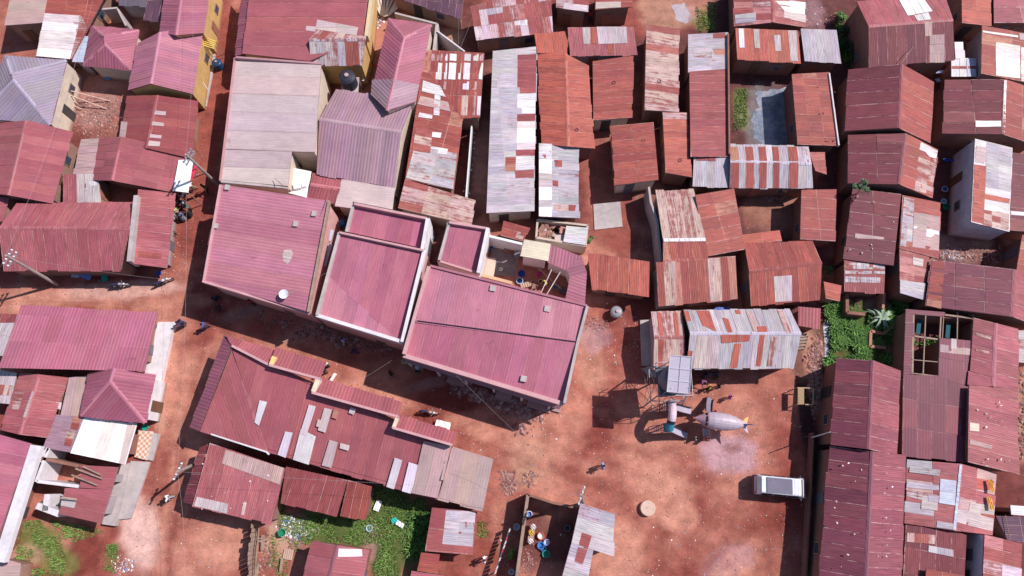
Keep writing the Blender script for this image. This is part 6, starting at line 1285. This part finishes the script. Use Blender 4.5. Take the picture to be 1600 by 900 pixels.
# yellow crates and signs by the ochre shop
for i,(x,y,c,w,l,h,dg,lab) in enumerate(((326,67,(.72,.50,.12),1.5,.55,2.3,-20,'yellow plank canopy sticking out from the ochre shop'),(320,82,(.60,.18,.05),.7,.5,1.0,-30,'orange crate stack under the yellow plank canopy'),(317,100,(.45,.35,.45),.5,.8,1.2,-20,'grey and lilac box beside the ochre wall'),(314,125,(.65,.6,.62),.25,1.0,1.4,25,'white leaning board at the ochre wall'))):
    p = P(x,y,h); r = empty('shop_canopy' if i==0 else 'crate', (p.x,p.y,0), 0, lab, 'canopy' if i==0 else 'crate')
    mb = MB()
    for k in range(5): mb.box((p.x, p.y, 0 if 0 else (h if i==0 else h*(k+1)/5-.02)) if i else (p.x+(k-2)*.1*math.sin(R(-dg)), p.y+(k-2)*l/2.6, h), (w, l/5*.9 if i==0 else l, .05), R(dg))
    mb.build('plank', MC(c), r)
    for sx,sy in ((-1,-1),(1,-1),(1,1),(-1,1)): mb = MB(); mb.beam((p.x+sx*w*.42,p.y+sy*l*.42,0),(p.x+sx*w*.42,p.y+sy*l*.42,h-.02),.05,.05); mb.build('post', M_WOOD, r)
# timber poles leaning from the slate house; bamboo pile; planks
for i,(a,b) in enumerate((((95,138),(172,158)),((94,143),(166,170)),((93,150),(133,166)),((92,154),(128,171)))):
    mb = MB(); mb.tube([P(*a,1.9-.2*i), P(*b,.1)], .06, 7); o = mb.build('timber_pole', MC((.62,.42,.35),.8,'wood')); tag(o, ['topmost pale timber pole leaning from the slate hipped house into the rubble yard','second pale timber pole leaning from the slate hipped house, the longest low one','third short pale timber pole leaning from the slate hipped house','lowest short pale timber pole leaning from the slate hipped house'][i], 'timber pole')
rg = random.Random(21)
for i in range(9):
    a = P(596+i*1.4+rg.uniform(-1,1), 26-abs(i-4)*.6, .35+.03*i); b = P(582+i*6.2, -6+rg.uniform(-2,2)+i*1.2, .3+.03*i); mb = MB(); mb.beam(a,b,rg.uniform(.14,.24),.04); o = mb.build('plank', MC((.66,.55,.47),.8,'wood')); tag(o, 'pale plank in the fan-shaped pile at the top, behind the long pink hipped roof', 'plank', 'fan of pale planks at the top')
r = empty('pallet', P(451,866,0), R(-8), 'small wooden pallet lying on the earth left of the bottom gabled roof', 'pallet')
for k in range(5): mb = MB(); mb.box(((k-2)*.17,0,.14),(.14,.85,.03)); mb.build('board', MC((.55,.36,.28),.8,'wood'), r, world=False)
for k in (-.35,.35): mb = MB(); mb.box((0,k,.06),(.85,.08,.1)); mb.build('bearer', M_WOOD, r, world=False)
for i,(a,b,w) in enumerate((((384,851),(420,842),.18),((386,846),(415,839),.1),((438,893),(441,872),.2),((404,880),(400,905),.2),((411,836),(410,860),.3))):
    mb = MB(); mb.beam(P(*a,.25),P(*b,.35),w,.06); o = mb.build('loose_board', M_WOOD); tag(o, ['long board crossing the shadow of the fence by the light dirt patch','thin batten just above the long board by the fence','short plank standing in the dirt near the pallet','plank at the bottom end of the timber fence','wide plank at the top end of the timber fence'][i], 'board')
r = empty('timber_fence', P(405,850,0), 0, 'rough timber fence below the faded red roof, dropping a black shadow on the dirt', 'fence')
for i in range(13):
    t = i/12; x = 404-t*6+math.sin(t*9)*1.2; y = 820+t*85; mb = MB(); h = rg.uniform(1.6,2.0); mb.beam(P(x,y,0),P(x+rg.uniform(-.3,.3),y,h) if False else P(x,y,0)+Vector((0,0,h)),.34,.05); mb.build('board', M_WOOD, r)
mb = MB(); 
for z in (.6,1.4): mb.beam(P(405,820,z),P(398,905,z),.08,.08)
mb.build('rail', M_WOOD, r)
# bamboo-framed stall
r = empty('bamboo_stall', P(1259,618,0), 0, 'small bamboo frame stall with a plant inside, on the rubble by the ditch', 'stall')
for i in range(9): mb = MB(); mb.beam(P(1247+i*1.1,606,1.3),P(1247+i*1.1,632,1.3),.05,.04); mb.build('slat', MC((.42,.28,.16),.8,'wood'), r)
for a,b in (((1258,606),(1271,607)),((1271,607),(1270,632)),((1270,632),(1258,632)),((1246,606),(1258,606))): mb = MB(); mb.beam(P(*a,1.3),P(*b,1.3),.08,.06); mb.build('rail', MC((.50,.34,.2),.8,'wood'), r)
for p in ((1246,606),(1271,607),(1270,632),(1246,632)): mb = MB(); w = P(*p,1.3); mb.beam((w.x,w.y,0),w,.07,.07); mb.build('post', M_WOOD, r)
shrub(1264,619,.45,'green plant growing inside the bamboo stall',.6,160,cat='plant',nm='plant')
# brick ruins in the weedy plot
r = empty('brick_ruin', P(1372,530,0), 0, 'low U-shaped brick foundation in the weedy plot', 'ruined wall')
parapet(r, [(1361,517),(1380,521),(1412,497)], .5, .5, .25, MC((.40,.17,.12),.9), 'wall_panel'); parapet(r, [(1361,517),(1360,541),(1384,543)], .5, .5, .25, MC((.42,.2,.14),.9), 'wall_panel')
r = empty('brick_pit', P(1350,478,0), 0, 'open brick pit wall below the roof with peeling white paint', 'ruined wall')
parapet(r, [(1324,456),(1324,488),(1352,491)], 1.2, 1.2, .3, M_BRICK, 'wall_panel'); parapet(r, [(1382,458),(1380,482)], 1.2, 1.2, .22, MC((.45,.22,.17),.9), 'wall_panel')

# ---------------------------------------------------------------- plants
dk = [(.02,.045,.018),(.03,.06,.022),(.05,.09,.03)]
for i,(x,y,rd,lab) in enumerate(((1309,36,.8,'bright green shrub at the top of the dark hedge beside the tall barn'),(1314,58,.9,'dark shrub second from the top beside the tall barn'),(1324,80,1.0,'dark shrub third from the top beside the tall barn'),(1332,101,.8,'lowest dark shrub beside the tall barn, above the large dark gable'))):
    shrub(x,y,rd,lab,None,520,dk if i else GR,'shrubs beside the tall red barn')
shrub(1283,275,.6,'shrub tuft at the right end of the rust-striped zinc gable',.6,260); shrub(1289,424,.5,'spiky green shrub in the gap beside the bumpy rusty gable',.6,160); shrub(919,376,.42,'little green shrub at the corner of the junk-filled shed',.4,160,[(.12,.2,.05)]+GR)
shrub(799,862,.6,'yellow-green shrub in the ditch left of the brick yard wall',.6,260,[(.14,.22,.04),(.1,.18,.03)]); 
shrub(573,771,.5,'shrub clump at the upper edge of the grass',.5,200)
r = empty('young_tree', P(1334,310,0), 0, 'slim young tree leaning over the long dark red roof', 'tree'); rg = random.Random(9)
mb = MB(); tp = P(1347,292,4.0); mb.tube([P(1331,316,0),P(1336,306,2.2),tp], [.09,.06,.03], 7); 
for i in range(5): mb.tube([P(1337+i*2,304-i*2,2.4+i*.3), tp+Vector((rg.uniform(-.7,.7),rg.uniform(-.9,.9),rg.uniform(-.2,.4)))], [.03,.012], 5)
mb.build('trunk', M_WOOD, r); mb = MB(); leafball(mb, tp, .75, 380, .13, rg, [(.10,.17,.07),(.16,.22,.12),(.07,.12,.05)], .6); mb.build('crown', M_LEAF, r)
r = empty('broad_leaved_plant', P(1374,498,0), 0, 'pale palm-like plant with long arching leaves in the weedy plot', 'plant'); mb = MB(); g = P(1374,497,.3)
for i in range(30):
    a = i*2.4+rg.uniform(-.2,.2); l = rg.uniform(.8,1.4); prev = None; d = Vector((math.cos(a),math.sin(a),0)); s = Vector((-d.y,d.x,0))
    for k in range(6):
        t = k/5; p = g+d*l*t+Vector((0,0,.9*t-.95*t*t+.2*(i%3))); w = .11*math.sin(math.pi*min(.95,t*.8+.2)); f = rg.uniform(.85,1.15)
        if prev: mb.face([prev[0]-s*prev[1], p-s*w, p+s*w, prev[0]+s*prev[1]], (.26*f,.34*f,.24*f,0))
        prev = (p,w)
mb.build('leaves', M_LEAF, r); mb = MB(); mb.tube([P(1374,499,0), g+Vector((0,0,.2))], [.1,.07], 7); mb.build('stem', M_WOOD, r)

# ---------------------------------------------------------------- ground cover nobody could count
def grass(name, zones, label, hmin, hmax, wd, cols):
    rg = random.Random(3); mb = MB()
    for poly, n in zones:
        for _ in range(n):
            x,y = rnd_in(poly, rg); p = P(x,y,0); nn = noise.noise(Vector((p.x*.7,p.y*.7,2)))
            if nn < -.18: continue
            a = rg.uniform(0,6.28); h = rg.uniform(hmin,hmax)*(1+nn); d = Vector((math.cos(a),math.sin(a),0)); s = Vector((-d.y,d.x,0))*wd; c = rg.choice(cols); f = rg.uniform(.7,1.3)*(1+.5*nn); c = (c[0]*f,c[1]*f,c[2]*f,0)
            q = p+d*h*.35+Vector((0,0,h*.7)); e = p+d*h*.9+Vector((0,0,h)); mb.face([p-s,p+s,q+s*.8,q-s*.8],c); mb.face([q-s*.8,q+s*.8,e],c)
    o = mb.build(name, M_LEAF); tag(o, label, 'grass', None, 'stuff')
grass('grass', [([(445,765),(540,815),(590,760),(665,780),(668,870),(640,900),(585,905),(578,850),(480,850),(430,820)],9500),([(20,815),(80,810),(165,830),(110,850),(100,905),(30,905)],2600),([(168,850),(185,850),(182,895),(165,890)],350),([(1150,140),(1168,140),(1166,210),(1146,205)],700),([(1085,10),(1120,5),(1115,50),(1092,50)],500),([(735,815),(765,815),(765,840),(735,838)],160),([(420,835),(470,845),(450,900),(420,900)],420)], 'short green grass and weeds over the open plots', .08, .24, .035, [(.11,.21,.03),(.15,.26,.045),(.08,.16,.03),(.22,.25,.08)])
grass('weeds', [([(1297,500),(1330,492),(1412,480),(1412,560),(1400,576),(1365,562),(1310,560),(1296,568)],9000),([(1285,470),(1320,470),(1330,498),(1290,500)],1400),([(1392,470),(1415,460),(1415,500)],500),([(1426,535),(1465,535),(1465,560),(1426,560)],500),([(1285,560),(1298,560),(1284,900),(1274,900)],900),([(700,800),(668,870),(640,880),(640,800)],900),([(1306,20),(1340,90),(1322,110),(1306,60)],700)], 'dense green weeds filling the ruined plot and the ditches', .2, .55, .055, [(.06,.15,.025),(.10,.22,.035),(.045,.11,.02),(.14,.26,.05)])
def stones(name, zones, label, cols, cat, smin, smax):
    rg = random.Random(11); mb = MB()
    for poly, n, k in zones:
        for _ in range(n):
            x,y = rnd_soft(poly, rg); s = rg.uniform(smin,smax)*k*(rg.random()*.8+.4); p = P(x,y,0)+Vector((0,0,s*.2)); c = rg.choice(cols); f = rg.uniform(.75,1.2); c = (c[0]*f,c[1]*f,c[2]*f,0)
            p.z = s*.1; V = [p+Vector((rg.uniform(.5,1)*math.cos(a)*s, rg.uniform(.5,1)*math.sin(a)*s, rg.uniform(-.2,.2)*s)) for a in (0,1.05,2.1,3.14,4.2,5.2)]; t = p+Vector((rg.uniform(-.3,.3)*s, rg.uniform(-.3,.3)*s, s*.5))
            for i in range(6): mb.face([V[i],V[(i+1)%6],t],c)
            for i in range(6): mb.face([V[i]-Vector((0,0,s*.3)),V[(i+1)%6]-Vector((0,0,s*.3)),V[(i+1)%6],V[i]],c)
    o = mb.build(name, M_STONE); tag(o, label, cat, None, 'stuff')
SC = [(.36,.19,.17),(.30,.13,.11),(.42,.27,.24),(.24,.10,.085),(.30,.15,.13)]
stones('rubble', [([(395,480),(480,498),(600,545),(595,560),(480,540),(390,505)],300,.9),([(690,580),(860,640),(850,665),(690,612)],330,1.5),([(480,500),(600,540),(598,556),(480,530)],120,1.6),([(780,640),(850,662),(830,700),(790,680)],30,1.3),([(595,530),(615,535),(612,555),(590,550)],60,1.2),([(1283,500),(1286,560),(1276,660),(1268,660),(1262,560),(1270,520)],420,.9),([(460,340),(520,360),(490,470),(485,470)],260,.9),([(780,735),(808,738),(806,775),(785,775)],330,.8),([(815,735),(840,740),(838,760),(815,760)],80,.7),
    ([(105,150),(195,150),(190,215),(110,215)],520,.8),([(1465,385),(1585,385),(1585,412),(1470,405)],420,.8),([(1440,330),(1465,330),(1465,400),(1440,400)],160,.8),([(1590,570),(1612,570),(1612,730),(1590,730)],150,1.4),([(100,238),(125,228),(118,268),(102,270)],90,1),([(1255,545),(1285,520),(1283,600),(1262,600)],160,1),([(1310,450),(1360,470),(1340,490),(1310,490)],60,1),([(910,490),(960,500),(950,520),(912,520)],170,.5),([(700,80),(686,52),(720,78)],60,1),([(822,850),(812,900),(830,905),(838,870)],120,.6),([(405,840),(430,840),(425,900),(400,900)],120,.8),([(1180,290),(1230,300),(1240,310),(1200,320)],110,1)],
    'broken stones and brick rubble strewn along house fronts and gaps', SC, 'rubble', .06, .26)
stones('rubbish', [([(428,822),(450,805),(475,812),(478,838),(460,848),(440,840)],420,1.0),([(440,808),(500,810),(515,830),(470,850)],160,.6),([(1178,12),(1190,10),(1200,30)],10,1),([(175,870),(215,870),(210,900),(170,900)],160,.5),([(585,15),(605,20),(590,50),(575,50)],110,.8),([(1470,386),(1500,386),(1510,410),(1470,406)],260,.5),([(1430,375),(1465,380),(1465,405),(1430,400)],90,.6),([(740,190),(750,190),(735,320),(725,320)],60,.6),([(1240,10),(1300,10),(1300,45),(1260,45)],60,.5)],
    'heaps of white and coloured household rubbish', [(.7,.68,.7),(.75,.7,.68),(.45,.40,.45),(.2,.15,.18),(.1,.2,.4),(.5,.25,.22)], 'rubbish', .06, .24)
def litter():
    rg = random.Random(77); mb = MB()
    Z = [([(0,430),(280,430),(320,560),(240,900),(300,900),(420,880),(420,820),(300,790),(300,700),(360,530),(700,680),(780,720),(750,900),(1260,900),(1280,600),(1250,580),(1000,580),(1010,490),(915,490),(880,640),(640,570),(490,500),(320,450),(345,0),(320,0),(330,170),(270,420),(0,425)],1500),
         ([(0,0),(1600,0),(1600,480),(0,480)],700),([(110,140),(195,150),(185,220),(110,215)],150),([(915,490),(1000,490),(1000,570),(900,600)],120),([(265,360),(290,360),(290,430),(260,430)],60)]
    for poly,n in Z:
        for _ in range(n):
            x,y = rnd_in(poly, rg); p = P(x,y,.03); s = rg.uniform(.025,.075)*(1.8 if rg.random()<.06 else 1); a = rg.uniform(0,3); c = rg.choice([(.75,.72,.72),(.8,.76,.74),(.6,.5,.48),(.6,.35,.35),(.15,.1,.12),(.3,.4,.65)]); mb.box(p,(s,s*rg.uniform(.4,1),.02),a,(*c,0))
    o = mb.build('litter', M_LIT); tag(o, 'tiny scraps of paper and plastic scattered over the dirt', 'litter', None, 'stuff')
litter()
stones('clods', [([(720,690),(1000,640),(1250,600),(1260,890),(960,890),(790,800)],900,.35),([(250,560),(330,560),(270,890),(200,890)],420,.35),([(0,440),(300,440),(300,480),(0,480)],260,.35),([(340,0),(320,0),(320,430),(300,430),(285,430)],160,.4),([(380,520),(700,640),(720,670),(370,540)],240,.35)],'small clods and grit lying loose on the red dirt', [(.34,.11,.08),(.26,.07,.05),(.45,.2,.16),(.5,.3,.26)], 'clods', .05, .22)
for a,b,lab in (((845,458),(862,421),'left pale washing pole laid across the dark courtyard corner'),((853,462),(876,424),'right pale washing pole laid across the dark courtyard corner')):
    mb = MB(); mb.tube([P(*a,1.9),P(*b,2.6)], .04, 7); o = mb.build('washing_pole', M_PALE); tag(o, lab, 'pole')
cable(P(841,419,2.8), P(878,452,2.2), 'washing line crossing the two pale poles in the courtyard', .1)
rg = random.Random(44)
for i,(x,y,w,l,h,c,nm,lab) in enumerate(((797,392,1.2,.5,.5,(.30,.15,.12),'crate','slatted brown crate against the courtyard wall'),(806,386,.7,.6,.8,(.45,.4,.45),'box','grey box beside the slatted crate in the courtyard'),(822,446,1.1,.5,.3,(.50,.34,.26),'crate','low tan crate near the sky blue basin in the courtyard'),(835,452,.6,.9,.35,(.35,.2,.16),'crate','small brown crate at the foot of the hall wall in the courtyard'),(808,402,.5,.5,.9,(.22,.2,.25),'drum_box','dark grey bin under the tan slab roof'),(880,456,.7,.5,.5,(.12,.1,.12),'box','black box in the darkest courtyard corner'),
    (700,402,.9,.6,.6,(.3,.28,.26),'box','grey box in the gap below the small parapeted pink roof'),(712,408,.5,.5,.4,(.55,.42,.1),'box','yellow box in the gap below the small parapeted pink roof'),(673,372,.8,.5,.6,(.10,.14,.26),'box','blue-grey box in the alley between the parapeted roofs'),(655,425,1.0,.6,.5,(.35,.35,.42),'box','pale grey box in the alley left of the hall'))):
    r = empty('crate' if nm=='crate' else 'storage_box', P(x,y,0), R(rg.uniform(-20,20)), lab, 'crate' if nm=='crate' else 'box')
    if nm == 'crate':
        for k in range(5): mb = MB(); mb.box(((k-2)*w/5,0,h-.02),(w/5*.8,l,.03)); mb.build('slat', MC(c,.85,'wood'), r, world=False)
        for s in (-1,1): mb = MB(); mb.box((0,s*l*.48,h/2-.02),(w,.03,h-.06)); mb.build('side', MC(c,.85,'wood'), r, world=False)
    else:
        mb = MB(); mb.box((0,0,h/2),(w,l,h)); mb.build('body', MC(c,.7), r, world=False); mb = MB(); mb.box((0,0,h+.03),(w*1.06,l*1.06,.06)); mb.build('lid', MC(tuple(v*.8 for v in c),.7), r, world=False)
for x,y,z,lab in ((959,129,2.65,'small tyre ring lying on the plain rust-red roof'),(1030,127,2.8,'small tyre ring lying on the long pale-streaked roof'),(1063,250,2.7,'small tyre ring lying on the narrow rusty roof'),(1005,220,2.75,'small tyre ring lying on the short rust-red roof with a cream wall'),(901,203,3.0,'dark stone lying on the long orange rust roof')):
    c = P(x,y,z); mb = MB(); mb.tube([c+Vector((.17*math.cos(a*.5236), .17*math.sin(a*.5236), .04)) for a in range(13)], .03, 6, (.10,.04,.04,0), cap=False); o = mb.build('tyre' if 'tyre' in lab else 'stone', M_PLAS); tag(o, lab.replace('dark stone','dark ring'), 'tyre')
for a,b,za,zb,lab in (((1408,99),(1427,73),4.4,4.5,'thin stick lying on the lower slope of the tall red barn roof'),((429,278),(442,290),4.8,5.4,'thin stick on the lower edge of the big pale tan roof'),((497,806-460+0),(515,304),5.5,6.2,'thin rod standing at the upper right corner of the big pink corner roof'),((1571,805),(1578,845),2.45,2.45,'pale pole lying on the dark brown shed roof'),((590,872),(605,880),3.0,2.9,'x')):
    if lab == 'x': continue
    mb = MB(); mb.tube([P(*a,za),P(*b,zb)], .03, 6); o = mb.build('stick', M_WOOD); tag(o, lab, 'stick')
# bits lying on roofs
rg = random.Random(31); RD_ = [(1243,125,1305,222,26,2.75,(.05,.03,.03),'dark scraps strewn on the roof along the right bank of the pond'),(310,700,430,800,22,2.85,(.7,.62,.6),'pale scraps strewn on the faded red roof below the long shop'),(1300,710,1400,890,26,3.9,(.7,.6,.6),'pale scraps strewn on the longest maroon barn'),(1320,300,1400,400,10,2.85,(.65,.5,.45),'pale scraps on the long dark red roof'),(1525,600,1590,735,12,3.4,(.75,.65,.62),'white scraps on the pinkish-red roof at the right edge')]
for x0,y0,x1,y1,n,z,c,lab in RD_:
    mb = MB()
    for _ in range(n): s = rg.uniform(.06,.18); f = rg.uniform(.7,1.2); mb.box(P(rg.uniform(x0,x1),rg.uniform(y0,y1),z),(s,s*rg.uniform(.3,.8),.05),rg.uniform(0,3),(c[0]*f,c[1]*f,c[2]*f,0))
    o = mb.build('roof_scraps', M_LIT); tag(o, lab, 'scraps', None, 'stuff')
